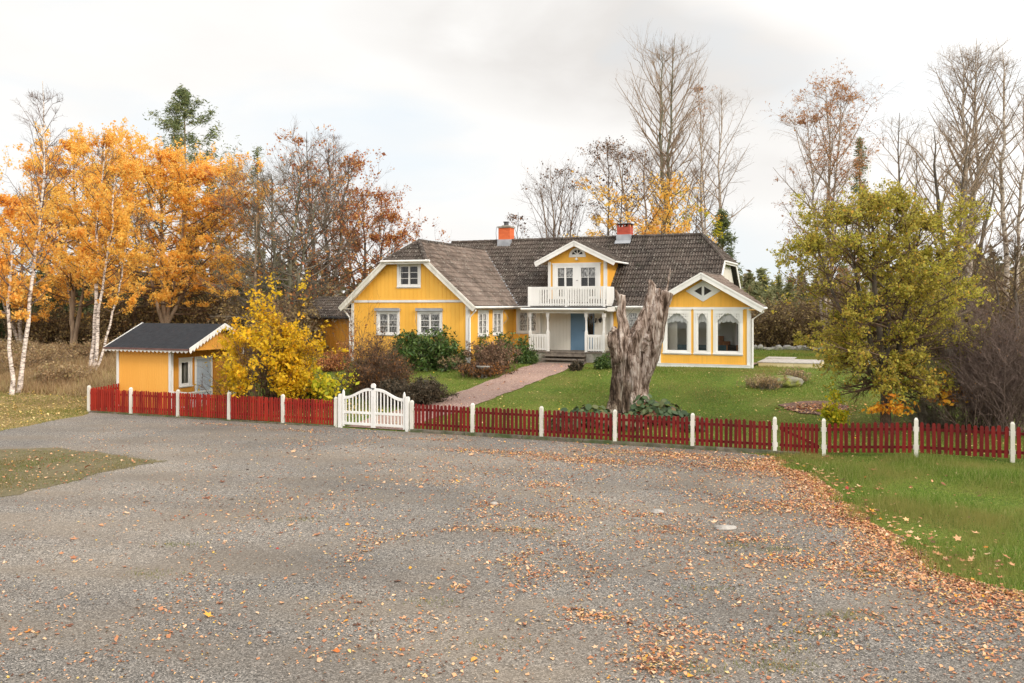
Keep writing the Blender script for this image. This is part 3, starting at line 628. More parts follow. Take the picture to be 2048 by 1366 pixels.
def battens(mb, xs0, xs1, zb, top, ops, y, pitch, wd, th, seed=0):
    r = random.Random(seed); n = int((xs1-xs0)/pitch)
    for i in range(n+1):
        x = xs0+(i+.5)*pitch; a, b_ = x-wd/2, min(x+wd/2, xs1)
        if a >= xs1: break
        cur = zb+r.uniform(0,.004); tz = min(top(a), top(b_))-.01; hit = False
        for o in sorted([o for o in ops if o[0] < b_ and o[1] > a], key=lambda o: o[2]):
            if min(o[2],tz)-cur > .02: mb.box(a,b_,y-th,y-.0005,cur,min(o[2],tz))
            cur = max(cur, o[3])
        if tz-cur > .03: mb.box(a,b_,y-th,y-.0005,cur,tz)
RY = Matrix(((0,-1,0,0),(1,0,0,0),(0,0,1,0),(0,0,0,1)))       # frame x -> +y, frame y (inwards) -> -x
def side(x): return Matrix.Translation((x,0,0)) @ RY
def window(par, T, x0, x1, z0, z1, sashes=2, cols=1, rows=3, cas=.12, curtain='lace', awning=False, name='window', label=None, inw=.3, mat='white', sillp=True, dark='dark'):
    y = 0
    m = MB(T)
    a0, a1, c0, c1 = x0+cas, x1-cas, z0+cas, z1-cas
    m.box(x0,a0,-.035,.0,z0,z1); m.box(a1,x1,-.035,0,z0,z1); m.box(a0,a1,-.034,0,c1,z1); m.box(a0,a1,-.034,0,z0,c0)
    m.box(x0-.03,x1+.03,-.06,0,z1,z1+.035)
    m.box(a0,a0+.02,0,inw,c0,c1); m.box(a1-.02,a1,0,inw,c0,c1); m.box(a0,a1,0,inw,c1-.02,c1); m.box(a0,a1,0,inw,c0,c0+.02)
    w_ = m.build(name, M[mat], par)
    if label: w_['label'] = label
    sw = (a1-a0-.04)/sashes
    for i in range(sashes):
        s0 = a0+.02+i*sw; s1 = s0+sw; f = .05
        m = MB(T); m.box(s0,s0+f,.01,.05,c0+.02,c1-.02); m.box(s1-f,s1,.01,.05,c0+.02,c1-.02); m.box(s0+f,s1-f,.011,.05,c0+.02,c0+.02+f); m.box(s0+f,s1-f,.011,.05,c1-.02-f,c1-.02)
        for r in range(1,rows):
            z = c0+.02+f+(c1-c0-.04-2*f)*r/rows; m.box(s0+f,s1-f,.015,.045,z-.014,z+.014)
        for q in range(1,cols):
            x = s0+f+(s1-s0-2*f)*q/cols; m.box(x-.014,x+.014,.013,.046,c0+.02+f,c1-.02-f)
        m.build('sash', M[mat], w_)
        m = MB(T); m.add([(s0+f,.03,c0+.03+f-.02),(s1-f,.03,c0+.01+f),(s1-f,.03,c1-f-.01),(s0+f,.03,c1-f-.01)],[(0,1,2,3)]); m.build('pane', M['glass'], w_)
    if sillp:
        m = MB(T); m.box(x0-.02,x1+.02,-.08,-.036,z0+cas*.35,z0+cas*.35+.03); m.build('sill', M['white'], w_)
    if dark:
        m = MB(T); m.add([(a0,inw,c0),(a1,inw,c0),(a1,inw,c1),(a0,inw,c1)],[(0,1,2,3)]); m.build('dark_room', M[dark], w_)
    if curtain:
        zt, zb = (c1-.03, c0+.05) if curtain == 'lace' else (c1-.03, c1-(c1-c0)*.36)
        for i in range(sashes):
            s0 = a0+.04+i*sw; s1 = s0+sw-.04; n = 30; m = MB(T); vs = []
            for k in range(n+1):
                x = s0+(s1-s0)*k/n; yy = .10+.018*math.sin(k*1.7)
                vs += [(x,yy,zb+(.015*math.sin(k*1.1) if curtain != 'lace' else 0)),(x,yy,zt)]
            m.add(vs,[(2*k,2*k+2,2*k+3,2*k+1) for k in range(n)]); m.build('curtain', M['lace'], w_, True)
    if awning:
        m = MB(T); m.box(x0-.05,x1+.05,-.16,-.036,z1-.02,z1+.10); n = 16
        for k in range(n):
            q0 = x0-.05+(x1-x0+.1)*k/n; q1 = x0-.05+(x1-x0+.1)*(k+1)/n
            m.prism([(q0,z1+.10),(q1,z1+.10),(q1-.015,z1+.13),(q0+.015,z1+.13)],-.17,-.12)
        m.tube([(x0-.03,-.1,z1-.02),(x0-.03,-.14,z1-.5),(x0-.03,-.06,z1-.75)],.010,5); m.tube([(x1+.03,-.1,z1-.02),(x1+.03,-.14,z1-.5),(x1+.03,-.06,z1-.75)],.010,5)
        m.build('awning_case', M['zinc'], w_)
    return w_
def inner(x0,x1,z0,z1,c=.12): return (x0+c,x1-c,z0+c,z1-c)
# ---- tiles
def tiles(name, org, ux, up, W, Lg, mat, par, planes=(), pitch=.30, row=.36, seed=0, cols=2):
    """field of pantiles from the eave corner org; ux along the eave, up up the slope; cut by planes (point, outward normal)"""
    ux = Vector(ux).normalized(); up = Vector(up).normalized(); nr = ux.cross(up).normalized()
    if nr.z < 0: nr = -nr
    ux_, up_, nr_, o_ = map(np.array, (ux, up, nr, Vector(org)))
    rng = np.random.default_rng(seed); nc = int(math.ceil(W/pitch)); nrw = int(math.ceil(Lg/row)); kk = 9
    s = np.linspace(0,1,kk); prof = .036*np.sin(s*4*math.pi-.6)*(1)+.006*(s>.9)
    Vs = []; Fs = []; nV = 0
    I, J = np.meshgrid(np.arange(nc), np.arange(nrw)); I = I.ravel(); J = J.ravel(); n = len(I)
    jz = rng.normal(0,.0035,n); jr = rng.normal(0,.006,n)
    rows_ = []
    for e in (0,1,2):
        u = (I[:,None]*pitch+s[None]*pitch)
        v = (J*row)[:,None]+(0 if e < 2 else row*1.12)+0*s[None]+jr[:,None]
        h = prof[None]+.05+jz[:,None]+(0 if e == 1 else (-.07 if e == 0 else -.045))
        rows_.append(o_+u[...,None]*ux_+v[...,None]*up_+h[...,None]*nr_)
    P = np.stack(rows_,1)                # n,3,kk,3
    V_ = P.reshape(-1,3); base = np.arange(n)[:,None]*(3*kk)
    F_ = []
    for e in (0,1):
        a = e*kk+np.arange(kk-1); F_.append((base[:,:,None]+np.stack([a,a+1,a+kk+1,a+kk],1)[None]).reshape(-1,4))
    F_ = np.concatenate(F_)
    bm = bmesh.new(); me = bpy.data.meshes.new('t'); me.from_pydata([tuple(map(float,p)) for p in V_], [], F_.tolist())
    bm.from_mesh(me); bpy.data.meshes.remove(me)
    for pt, no in list(planes)+[(Vector(org)+up*Lg, up)]:
        bmesh.ops.bisect_plane(bm, geom=bm.verts[:]+bm.edges[:]+bm.faces[:], plane_co=pt, plane_no=no, clear_outer=True)
    me = bpy.data.meshes.new(name); bm.to_mesh(me); bm.free()
    return link(name, me, mat, par)
def hipplane(a, b_, c_out):              # vertical plane through a-b, outward towards c_out
    a = Vector(a); b_ = Vector(b_); d = (b_-a); d.z = 0; n = d.cross(Vector((0,0,1))).normalized()
    if (Vector(c_out)-a).dot(n) < 0: n = -n
    return (a, n)
roof = MB(); HE = 5.18
XL, XR, RL, RR = -11.02, 7.24, -9.5, 5.72
yh = -.38+(HE-EAVE)/K
f_ = [(XL,-.38,EAVE),(XR,-.38,EAVE),(XR,yh,HE),(RR,4,RIDGE),(RL,4,RIDGE),(XL,yh,HE)]
roof.slab(f_, .12); roof.slab([(x,8-y,z) for x,y,z in f_][::-1], .12)
roof.slab([(XR,yh,HE),(XR,8-yh,HE),(RR,4,RIDGE)], .12); roof.slab([(XL,8-yh,HE),(XL,yh,HE),(RL,4,RIDGE)], .12)
r_main = roof.build('roof', M['dark'], house)
sl_ = math.hypot(4.38, RIDGE-EAVE)
up = Vector((0,4.38,RIDGE-EAVE))
tiles('roof_tiles', (XL,-.40,EAVE), (1,0,0), up, XR-XL, sl_, M['tile'], r_main, [hipplane((XR,yh,HE),(RR,4,RIDGE),(9,4,6)), hipplane((XL,yh,HE),(RL,4,RIDGE),(-13,4,6)), ((XR+.03,0,0),(1,0,0))], seed=1)
tiles('roof_tiles', (XR,8.4,EAVE), (-1,0,0), Vector((0,-4.38,RIDGE-EAVE)), XR-XL, sl_, M['tile'], r_main, [hipplane((XR,8-yh,HE),(RR,4,RIDGE),(9,4,6)), hipplane((XL,8-yh,HE),(RL,4,RIDGE),(-13,4,6))], seed=2, pitch=.6, row=.7)
tiles('roof_tiles', (XR+.04,yh,HE-.02), (0,1,0), Vector((RR-XR,0,RIDGE-HE)), 8-2*yh, math.hypot(RR-XR,RIDGE-HE), M['tile'], r_main, [hipplane((XR,yh,HE),(RR,4,RIDGE),(5,2,6)), hipplane((XR,8-yh,HE),(RR,4,RIDGE),(5,7,6))], seed=3)
def ridgecap(pts, par, mat, r=.11, seed=0):
    m = MB(); rd = random.Random(seed)
    for a, b_ in pts:
        a = Vector(a); b_ = Vector(b_); L_ = (b_-a).length; n = max(1,int(L_/.36)); d = (b_-a)/n
        for i in range(n):
            p = a+d*i+Vector((0,0,rd.uniform(-.006,.006))); m.tube([p, p+d*1.08], [r*1.08, r*.94], 8)
    return m.build('ridge_tiles', mat, par, False)
ridgecap([((RL,4,RIDGE+.02),(RR,4,RIDGE+.02)),((RR,4,RIDGE+.02),(XR,yh,HE+.02)),((RR,4,RIDGE+.02),(XR,8-yh,HE+.02))], r_main, M['tile'])
# gutters and barge boards of the main body
gr_ = .055
m = MB(); m.tube([(-3.3,-.46,EAVE-.05),(-2.35,-.46,EAVE-.052)],gr_,8); m.build('gutter', M['white'], house)
m = MB(); m.tube([(2.2,-.46,EAVE-.05),(4.6,-.46,EAVE-.05)],gr_,8); m.build('gutter', M['white'], house)
m = MB(); m.box(-3.6,XR,-.40,-.375,EAVE-.16,EAVE+.02); m.build('fascia', M['white'], house)
m = MB(); m.tube([(XR+.06,yh-.15,HE-.03),(XR+.06,8-yh+.15,HE-.03)],gr_,8); m.box(XR+.0,XR+.03,yh,8-yh,HE-.16,HE)
m.build('gutter', M['white'], house)
for q in (lambda y: y, lambda y: 8-y):
    m = MB(); m.bar((XR+.02,q(-.42),EAVE-.06),(XR+.02,q(yh),HE-.06),.03,.24); m.build('barge_board', M['white'], house)
# ---- main walls
mainops = [inner(-3.49,-2.18,1.34,2.67), inner(2.6,3.9,1.34,2.67), (-.36,.94,.52,2.55)]
def roofline(x0, x1, e, k, cap): return lambda x: min(e+k*(min(x-x0, x1-x)), cap)
m = MB(); strips(m, -10.4, 6.95, -.35, lambda x: EAVE+.2, mainops, 0)
m.add([(6.95,0,-.35),(6.95,8,-.35),(6.95,8,EAVE+.3),(6.95,8-yh,HE),(6.95,yh,HE),(6.95,0,EAVE+.3)],[(0,1,2,3,4,5)])
m.add([(-10.7,0,-.35),(-10.7,8,-.35),(-10.7,8,EAVE+.3),(-10.7,8-yh,HE),(-10.7,yh,HE),(-10.7,0,EAVE+.3)],[(5,4,3,2,1,0)])
m.add([(6.95,8,-.35),(-10.7,8,-.35),(-10.7,8,EAVE+.2),(6.95,8,EAVE+.2)],[(0,1,2,3)])
battens(m, -3.6, -2.2, -.3, lambda x: EAVE+.1, mainops, 0, .235, .222, .012, 1); battens(m, 2.1, 5.12, -.3, lambda x: EAVE+.1, mainops, 0, .235, .222, .012, 1)
m.build('wall', M['yellow'], house)
m = MB(side(6.955)); strips(m, .02, 7.98, 2.9, roofline(-.38,8.38,EAVE-.08,K,HE-.05), [], 0, brk=(yh,8-yh)); battens(m, .05, 7.9, 2.9, roofline(-.38,8.38,EAVE-.1,K,HE-.07), [], 0, .235,.222,.012,3)
m.build('wall', M['cream'], house)['label'] = 'pale upper gable end'
m = MB(side(6.955)); m.box(-.02,.12,-.03,0,-.3,EAVE+.2); m.build('corner_board', M['white'], house)
window(house, Matrix(), -3.49,-2.18,1.34,2.67, 2,1,3, label='lace curtained window half behind the porch')
window(house, Matrix(), 2.6,3.9,1.34,2.67, 2,1,3)
# ---- wing
WXL, WXR, WY = -10.36, -3.67, -5.48; WR = 6.15; WC = -7.015; WE = 5.10; kw = (WR-EAVE)/3.73
wt = roofline(WC-3.73, WC+3.73, EAVE-.1, kw, WE-.02)
w1 = (-8.87,-7.51,1.34,2.62); w2 = (-6.49,-5.09,1.34,2.62); w3 = (-7.66,-6.30,3.74,5.02)
wops = [inner(*w1), inner(*w2), inner(*w3,.13)]
hw_ = (WR-WE)/kw
m = MB(Matrix.Translation((0,WY,0)))
strips(m, WXL, WXR, -.35, wt, wops, 0, brk=(WC-hw_,WC+hw_))
battens(m, WXL+.1, WXR-.1, .08, lambda x: 3.02, wops, 0, .235, .222, .012, 2); battens(m, WXL+.1, WXR-.1, 3.16, wt, wops, 0, .235, .222, .012, 3)
S_ops = [inner(WY-WY-4.455-0,-3.22,1.30,2.62), inner(-2.71,-1.45,1.30,2.62)]
m.build('wing_wall', M['yellow'], house)
m = MB(side(WXR)); strips(m, WY, 0, -.35, lambda x: EAVE, S_ops, 0); battens(m, WY+.1, 0, .08, lambda x: EAVE-.02, S_ops, 0, .235, .222, .012,4)
m.build('wing_wall', M['yellow'], house)
m = MB(); m.add([(WXL,WY,-.35),(WXL,0,-.35),(WXL,0,EAVE+.1),(WXL,WY,EAVE+.1)],[(3,2,1,0)]); m.build('wing_wall', M['yellow'], house)
m = MB()                                  # corner boards, belt board, plinth
for x0_, x1_ in ((WXL-.03,WXL+.13),(WXR-.13,WXR+.03)): m.box(x0_,x1_,WY-.04,WY-.001,-.1,EAVE+.16)
m.box(WXR+.001,WXR+.033,WY-.038,WY+.14,-.1,EAVE-.03); m.box(WXL+.13,WXR-.13,WY-.05,WY-.001,3.03,3.15)
m.build('corner_board', M['white'], house)
m = MB(); m.box(WXL+.02,WXR-.02,WY-.015,WY-.001,-.4,.06); m.box(WXR+.001,WXR+.015,WY,0,-.4,.06); m.box(-3.67,6.95,-.015,-.001,-.4,.06); m.build('foundation', M['concrete'], house)
TW = Matrix.Translation((0,WY,0))
window(house, TW, *w1, 2,1,3, awning=True, label='lower left window of the gable, lace curtain and rolled awning'); window(house, TW, *w2, 2,1,3, awning=True, label='lower right window of the gable, lace curtain and rolled awning')
window(house, TW, *w3, 2,1,3, cas=.13, curtain=None, label='upstairs gable window with dark panes')
for a, b_ in ((-4.455,-3.22),(-2.71,-1.45)): window(house, side(WXR), a,b_,1.30,2.62, 2,1,3)
m = MB(side(WXR)); m.tube([(-1.42,-.05,2.6),(-1.36,-.3,2.2),(-1.45,-.06,1.9)],.012,5); m.build('awning_arm', M['zinc'], house)
WF = WY-.36; WB = 3.37; exl, exr = WC-3.73, WC+3.73; HR = -4.43
wr = MB()
for s_ in (1,-1):
    q = [(WC+s_*3.73,WF,EAVE),(WC+s_*3.73,-.38,EAVE),(WC,WB,WR),(WC,HR,WR),(WC+s_*hw_,WF,WE)]
    wr.slab(q if s_ > 0 else q[::-1], .1)
wr.slab([(WC-hw_,WF,WE),(WC+hw_,WF,WE),(WC,HR,WR)], .1)
r_wing = wr.build('wing_roof', M['dark'], house)
up = Vector((-3.73,0,WR-EAVE)); sw_ = up.length
tiles('roof_tiles', (exr+.03,WF-.02,EAVE), (0,1,0), up, WB-WF+.1, sw_, M['tile_sunlit'], r_wing, [hipplane((WC+hw_,WF,WE),(WC,HR,WR),(WC,WF-1,5)), hipplane((exr,-.38,EAVE),(WC,WB,WR),(exr,3,5))], seed=5)
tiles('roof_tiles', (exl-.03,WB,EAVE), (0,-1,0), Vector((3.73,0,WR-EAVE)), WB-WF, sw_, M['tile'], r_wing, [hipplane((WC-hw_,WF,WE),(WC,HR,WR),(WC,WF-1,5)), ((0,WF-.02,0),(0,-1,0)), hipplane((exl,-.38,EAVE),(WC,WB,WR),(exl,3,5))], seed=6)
tiles('roof_tiles', (WC-hw_-.1,WF-.04,WE-.02), (1,0,0), Vector((0,HR-WF,WR-WE)), 2*hw_+.2, math.hypot(HR-WF,WR-WE), M['tile'], r_wing, [hipplane((WC-hw_,WF,WE),(WC,HR,WR),(WC-3,HR,5)), hipplane((WC+hw_,WF,WE),(WC,HR,WR),(WC+3,HR,5))], seed=7)
ridgecap([((WC,HR,WR+.02),(WC,WB,WR+.02)),((WC-hw_,WF,WE+.02),(WC,HR,WR+.02)),((WC+hw_,WF,WE+.02),(WC,HR,WR+.02))], r_wing, M['tile'])
m = MB(); a = Vector((exr+.02,-.36,EAVE+.06)); b_ = Vector((WC+.1,WB,WR+.0)); m.bar(a,b_,.16,.02); m.build('valley_flashing', M['zinc'], r_wing)
for s_ in (1,-1):
    m = MB(); m.bar((WC+s_*3.85,WF-.02,EAVE-.17),(WC+s_*(hw_-.02),WF-.02,WE-.10),.045,.26); m.bar((WC+s_*3.82,WF-.05,EAVE-.04),(WC+s_*(hw_),WF-.05,WE+.03),.03,.09)
    m.build('barge_board', M['white_old'], house)
m = MB(); m.tube([(WC-hw_-.16,WF-.09,WE-.02),(WC+hw_+.26,WF-.09,WE-.035)],.06,8); m.box(WC-hw_,WC+hw_,WF-.03,WF,WE-.16,WE-.02); m.build('gutter', M['white'], house)
m = MB(); m.tube([(exr+.09,WF+.05,EAVE-.07),(exr+.07,-.46,EAVE-.05)],.055,8); m.build('gutter', M['white'], house)
m = MB(); m.tube([(exl-.09,WF+.05,EAVE-.07),(exl-.07,-.1,EAVE-.05)],.055,8); m.build('gutter', M['white'], house)
m = MB()                                  # soffits under the verges
for s_ in (1,-1):
    q = [(WC+s_*3.7,WF+.02,EAVE-.13),(WC+s_*3.7,WY,EAVE-.13),(WC+s_*hw_,WY,WE-.13),(WC+s_*hw_,WF+.02,WE-.13)]; m.add(q,[(0,1,2,3)])
m.box(WXR,exr,WF,-.4,EAVE-.16,EAVE-.13); m.box(exl,WXL,WF,-.4,EAVE-.16,EAVE-.13); m.box(-3.3,5.1,-.38,0,EAVE-.15,EAVE-.12)
m.build('soffit', M['white_old'], house)
def downpipe(pts, par=None): 
    m = MB(); m.tube(pts, .045, 8); return m.build('downpipe', M['white'], house)
downpipe([(exr+.06,WY-.06,EAVE-.1),(exr+.04,WY-.06,EAVE-.22),(WXR+.09,WY-.02,EAVE-.55),(WXR+.085,WY-.02,-.05)])
downpipe([(exl-.05,WY-.1,EAVE-.1),(exl-.03,WY-.1,EAVE-.22),(WXL-.08,WY-.08,EAVE-.6),(WXL-.08,WY-.08,-.05)])
# ---- chimneys
def chimney(x, brick, top, base, wd, kind, lab):
    m = MB()
    m.box(x-wd/2,x+wd/2,4-.32,4+.32,base,top-(.0 if kind == 'pot' else .16))
    if kind != 'pot':
        for q in (-.5,-.06,.38):
            m.box(x+q*wd,x+(q+.12)*wd,3.68,3.78,top-.16,top); m.box(x+q*wd,x+(q+.12)*wd,4.22,4.32,top-.16,top)
    c = m.build('chimney', brick, r_main); c['label'] = lab
    m = MB()
    if kind == 'pot':
        m.box(x-wd/2-.05,x+wd/2+.05,3.62,4.38,top,top+.09); m.box(x-wd*.28,x+wd*.28,3.8,4.2,top+.09,top+.16); m.build('chimney_cap', M['concrete'], r_main)
        m = MB(); m.tube([(x,4,top+.14),(x,4,top+.34)],.14,10); m.tube([(x,4,top+.34),(x,4,top+.38)],.19,10); m.build('chimney_pot', M['slate_metal'], r_main)
        m = MB(); m.tube([(x-wd*.75,3.9,base-.1),(x-wd*.85,3.9,base+.55),(x-wd*.8,3.9,base+.95),(x-wd*.55,3.9,top+.02)],.012,5); m.build('lightning_wire', M['black'], r_main)
        m = MB(); m.box(x-wd/2-.04,x+wd/2+.04,3.6,4.4,base-.25,base+.16); m.build('chimney_flashing', M['zinc'], r_main)
    else:
        m = MB(); m.box(x-wd/2-.07,x+wd/2+.07,3.6,4.4,top,top+.04); m.build('chimney_cap', M['slate_metal'], r_main)
        m = MB(); m.box(x-wd/2-.03,x+wd/2+.03,3.62,4.38,base-.3,base+.22); m.bar((x,3.42,6.32),(x,3.66,6.52),wd*1.2,.03); m.build('chimney_flashing', M['zinc'], r_main)
chimney(-5.87, M['brick_orange'], 7.48, 6.62, .74, 'pot', 'orange brick chimney with concrete cap and pot')
chimney(1.42, M['brick_red'], 7.42, 6.62, .74, 'open', 'red brick chimney with flat metal cap')
# ---- dormer
DX0, DX1, DZ = -1.63, 1.565, 5.18; DC = (DX0+DX1)/2; DA = 6.22; kd = (DA-DZ)/2.08
dt = lambda x: min(DA-.12-kd*abs(x-DC), 9)
D0 = 0.02
m = MB(Matrix.Translation((0,D0,0))); dop = [(-1.30,1.18,3.25,5.03)]
strips(m, DX0, DX1, 2.9, dt, dop, 0, brk=(DC,)); battens(m, DX0+.16, DX1-.16, 5.2, dt, [], 0, .2,.188,.012,5); battens(m, DX0+.1, DX0+.36, 3, lambda x: 5.1, dop, 0, .2,.188,.012,5)
for x_, fl in ((DX0,0),(DX1,1)): m.add([(x_,0,2.9),(x_,2.3,2.9),(x_,2.3,5.4),(x_,0,5.4)],[(0,1,2,3) if fl else (3,2,1,0)])
for k in range(10): m.box(DX1+.001,DX1+.02,.14+k*.2,.24+k*.2,2.9,5.3)
m.build('dormer_wall', M['yellow'], house)
m = MB(); m.box(DX0-.03,DX0+.13,D0-.03,D0,2.95,5.2); m.box(DX1-.13,DX1+.03,D0-.03,D0,2.95,5.2); m.box(DX1+.001,DX1+.032,D0-.03,D0+.1,2.95,5.2); m.build('corner_board', M['white'], house)
dl = MB(Matrix.Translation((0,D0,0)))     # balcony doors: wide white frame, two glazed leaves, panel between
dl.box(-1.38,-1.22,-.05,0,3.1,5.06); dl.box(1.10,1.26,-.05,0,3.1,5.06); dl.box(-1.42,1.30,-.065,0,5.06,5.12); dl.box(-1.22,1.10,-.049,0,4.98,5.06)
dl.box(-.26,.20,-.03,.03,3.1,4.98); dl.box(-1.22,1.10,-.028,.03,3.1,3.36); dl.box(-1.22,-1.1,-.029,.03,3.36,4.98); dl.box(.98,1.10,-.029,.03,3.36,4.98); dl.box(-1.1,-.26,-.0285,.03,4.86,4.98); dl.box(.20,.98,-.0285,.03,4.86,4.98)
bd = dl.build('balcony_door', M['white'], house)
for a0, a1, vv in ((-1.1,-.26,(-.70,-.66)),(.20,.98,(.58,.60))):
    m = MB(Matrix.Translation((0,D0,0))); 
    for z in (3.88,4.36): m.box(a0,a1,-.02,.02,z-.014,z+.014)
    c_ = (a0+a1)/2; wv = .05 if a0 < 0 else .014; m.box(c_-wv,c_+wv,-.0215,.0215,3.36,4.86); m.build('muntin', M['white'], bd)
    m = MB(Matrix.Translation((0,D0,0))); m.add([(a0,.01,3.36),(a1,.01,3.36),(a1,.01,4.86),(a0,.01,4.86)],[(0,1,2,3)]); m.build('pane', M['glass'], bd)
    m = MB(Matrix.Translation((0,D0,0))); vs = []
    for k in range(25): vs += [(a0+(a1-a0)*k/24,.09+.02*math.sin(k*1.9),4.38+.02*math.sin(k)),(a0+(a1-a0)*k/24,.09+.02*math.sin(k*1.9),4.86)]
    m.add(vs,[(2*k,2*k+2,2*k+3,2*k+1) for k in range(24)]); m.build('curtain', M['lace'], bd, True)
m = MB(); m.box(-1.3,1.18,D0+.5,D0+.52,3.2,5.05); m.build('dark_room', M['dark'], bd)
m = MB(); m.tube([(-.06,D0-.06,4.20),(.05,D0-.06,4.20)],.012,6); m.build('handle', M['black'], bd)
# fan light above
m = MB(Matrix.Translation((0,D0,0))); cx_ = DC+.03; zb_ = 5.42
arc = [(cx_+.47*math.cos(t),zb_+.50*math.sin(t)) for t in np.linspace(0,math.pi,17)]
m.prism(arc,-.045,-.001); fan = m.build('fan_window', M['white'], house)
for k in range(4):
    t0 = math.pi*(k+.12)/4; t1 = math.pi*(k+.88)/4; q = [(cx_+.07*math.cos((t0+t1)/2), zb_+.12+.07*math.sin((t0+t1)/2))]+[(cx_+.30*math.cos(t),zb_+.12+.26*math.sin(t)) for t in np.linspace(t0,t1,5)]
    m = MB(Matrix.Translation((0,D0,0))); m.prism(q,-.049,-.0452); m.build('pane', M['dark'], fan)
m = MB(); m.tube([(cx_,D0-.02,5.33),(cx_,D0-.16,5.33)],.02,6); m.lathe((cx_,D0-.16,5.24),[(0,0),(.05,.01),(.09,.05),(.07,.11),(.02,.15),(0,.16)],10); m.build('wall_lamp', M['white_old'], house, True)
DF = -.42
dr = MB()
yb = -.38+(DA-EAVE)/K+.1
for s_ in (1,-1):
    q = [(DC+s_*2.08,DF,DZ),(DC+s_*2.08,2.4,DZ),(DC,yb,DA),(DC,DF,DA)]; dr.slab(q if s_ > 0 else q[::-1], .08)
rd_ = dr.build('dormer_roof', M['white_old'], house)
tiles('roof_tiles', (DC+2.1,DF-.02,DZ), (0,1,0), Vector((-2.08,0,DA-DZ)), 4.4, math.hypot(2.08,DA-DZ), M['tile'], rd_, [hipplane((DC+2.08,2.3,DZ),(DC,yb,DA),(DC+2,4,5))], seed=8)
tiles('roof_tiles', (DC-2.1,yb,DZ), (0,-1,0), Vector((2.08,0,DA-DZ)), yb-DF, math.hypot(2.08,DA-DZ), M['tile'], rd_, [((0,DF-.02,0),(0,-1,0)), hipplane((DC-2.08,2.3,DZ),(DC,yb,DA),(DC-2,4,5))], seed=9)
ridgecap([((DC,DF,DA+.03),(DC,yb,DA+.03))], rd_, M['tile'], .08)
for s_ in (1,-1):
    m = MB(); m.bar((DC+s_*2.2,DF-.03,DZ-.14),(DC-s_*.0,DF-.03,DA-.11),.04,.24); m.bar((DC+s_*2.2,DF-.055,DZ-.03),(DC,DF-.055,DA-.0),.03,.08)
    m.build('barge_board', M['white'], house)
    m = MB(); m.tube([(DC+s_*2.16,DF,DZ-.05),(DC+s_*2.16,2.1,DZ-.05)],.05,8); m.build('gutter', M['white'], house)
m = MB(); m.bar((DX1+.03,.25,3.25),(DX1+.03,2.1,4.98),.02,.16); m.build('cheek_flashing', M['slate_metal'], house)
# ---- porch and balcony
PY = -1.44; PL, PR = -2.19, 1.97
m = MB(); m.box(PL-.25,PR+.2,PY-.28,-.02,2.74,2.80); pr_ = m.build('porch_roof', M['slate_metal'], house)
m = MB(); m.box(PL-.25,PR+.2,PY-.30,PY-.281,2.62,2.745); m.tube([(PL-.28,PY-.36,2.69),(PR+.1,PY-.36,2.68)],.055,8); m.box(PR+.2,PR+.225,PY-.28,-.02,2.58,2.80); m.build('fascia', M['white'], pr_)
m = MB(); m.box(PL-.2,PR+.16,PY-.26,-.02,2.60,2.62); m.box(PL+.05,PR-.05,PY-.02,PY+.08,2.48,2.6); m.build('porch_ceiling', M['white'], pr_)
m = MB(); m.box(PL,PR,PY,-.03,2.82,2.88); m.build('balcony_floor', M['deck'], house)
def railing(name, a, b_, z0, z1, pitch, wd, th=.022, fill=None, top=.09):
    a = Vector(a); b_ = Vector(b_); L_ = (b_-a).length; ang = math.atan2((b_-a).y,(b_-a).x); T = Matrix.Translation(a) @ Matrix.Rotation(ang,4,'Z')
    m = MB(T); m.box(0,L_,-.04,.04,z1-.05,z1); m.box(0,L_,-.03,-.0,z1-.14,z1-.05); m.box(0,L_,-.03,0,z0+.02,z0+.10)
    if fill: m.box(0,L_,-.052,-.0305,z0,z1-.05)
    else:
        n = int(L_/pitch)
        for i in range(n): x = (i+.5)*L_/n; m.box(x-wd/2,x+wd/2,-.03-th,-.0305,z0,z1-.05)
    return m.build(name, M['white'], house)
BZ0, BZ1 = 2.86, 3.84
def mixrail(a, b_, solids):
    T = Matrix.Translation(a); L_ = (Vector(b_)-Vector(a)).length; m = MB(T)
    m.box(0,L_,-.045,.045,BZ1-.05,BZ1); m.box(0,L_,-.03,0,BZ1-.15,BZ1-.05); m.box(0,L_,-.03,0,BZ0+.03,BZ0+.12)
    n = int(L_/.135)
    for i in range(n):
        x = (i+.5)*L_/n; solid = any(s0 < x < s1 for s0, s1 in solids); w2_ = (L_/n*.985 if solid else .088)/2
        m.box(x-w2_,x+w2_,-.052,-.0305,BZ0,BZ1-.05)
    m.build('balcony_railing', M['white'], house)
mixrail((PL+.1,PY,0),(PR-.1,PY,0),[(0,.55)])
railing('balcony_railing', (PR,PY+.1,0),(PR,-.05,0),BZ0,BZ1,.13,.1,fill=True); railing('balcony_railing', (PL,PY+.1,0),(PL,-.05,0),BZ0,BZ1,.13,.1,fill=True)
m = MB(); m.box(-.2,1.1,PY+.06,PY+.075,BZ0+.2,BZ1-.12); m.build('windbreak_cloth', M['white'], house)
for x_ in (PL+.05,-.10,PR-.05):
    m = MB(); m.box(x_-.055,x_+.055,PY-.07,PY+.04,BZ0-.1,BZ1+.01); m.build('balcony_post', M['white'], house)
FLZ = .52
m = MB(); m.box(PL-.03,PR+.05,PY-.12,-.02,FLZ-.06,FLZ); m.build('porch_floor', M['step'], house)
m = MB(); m.box(PL,-1.15,PY-.08,-.02,-.4,FLZ-.061); m.box(1.0,PR,PY-.08,-.02,-.4,FLZ-.061); m.box(-1.15,1.0,PY+.1,-.02,-.4,FLZ-.062); m.build('porch_foundation', M['concrete'], house)
m = MB()
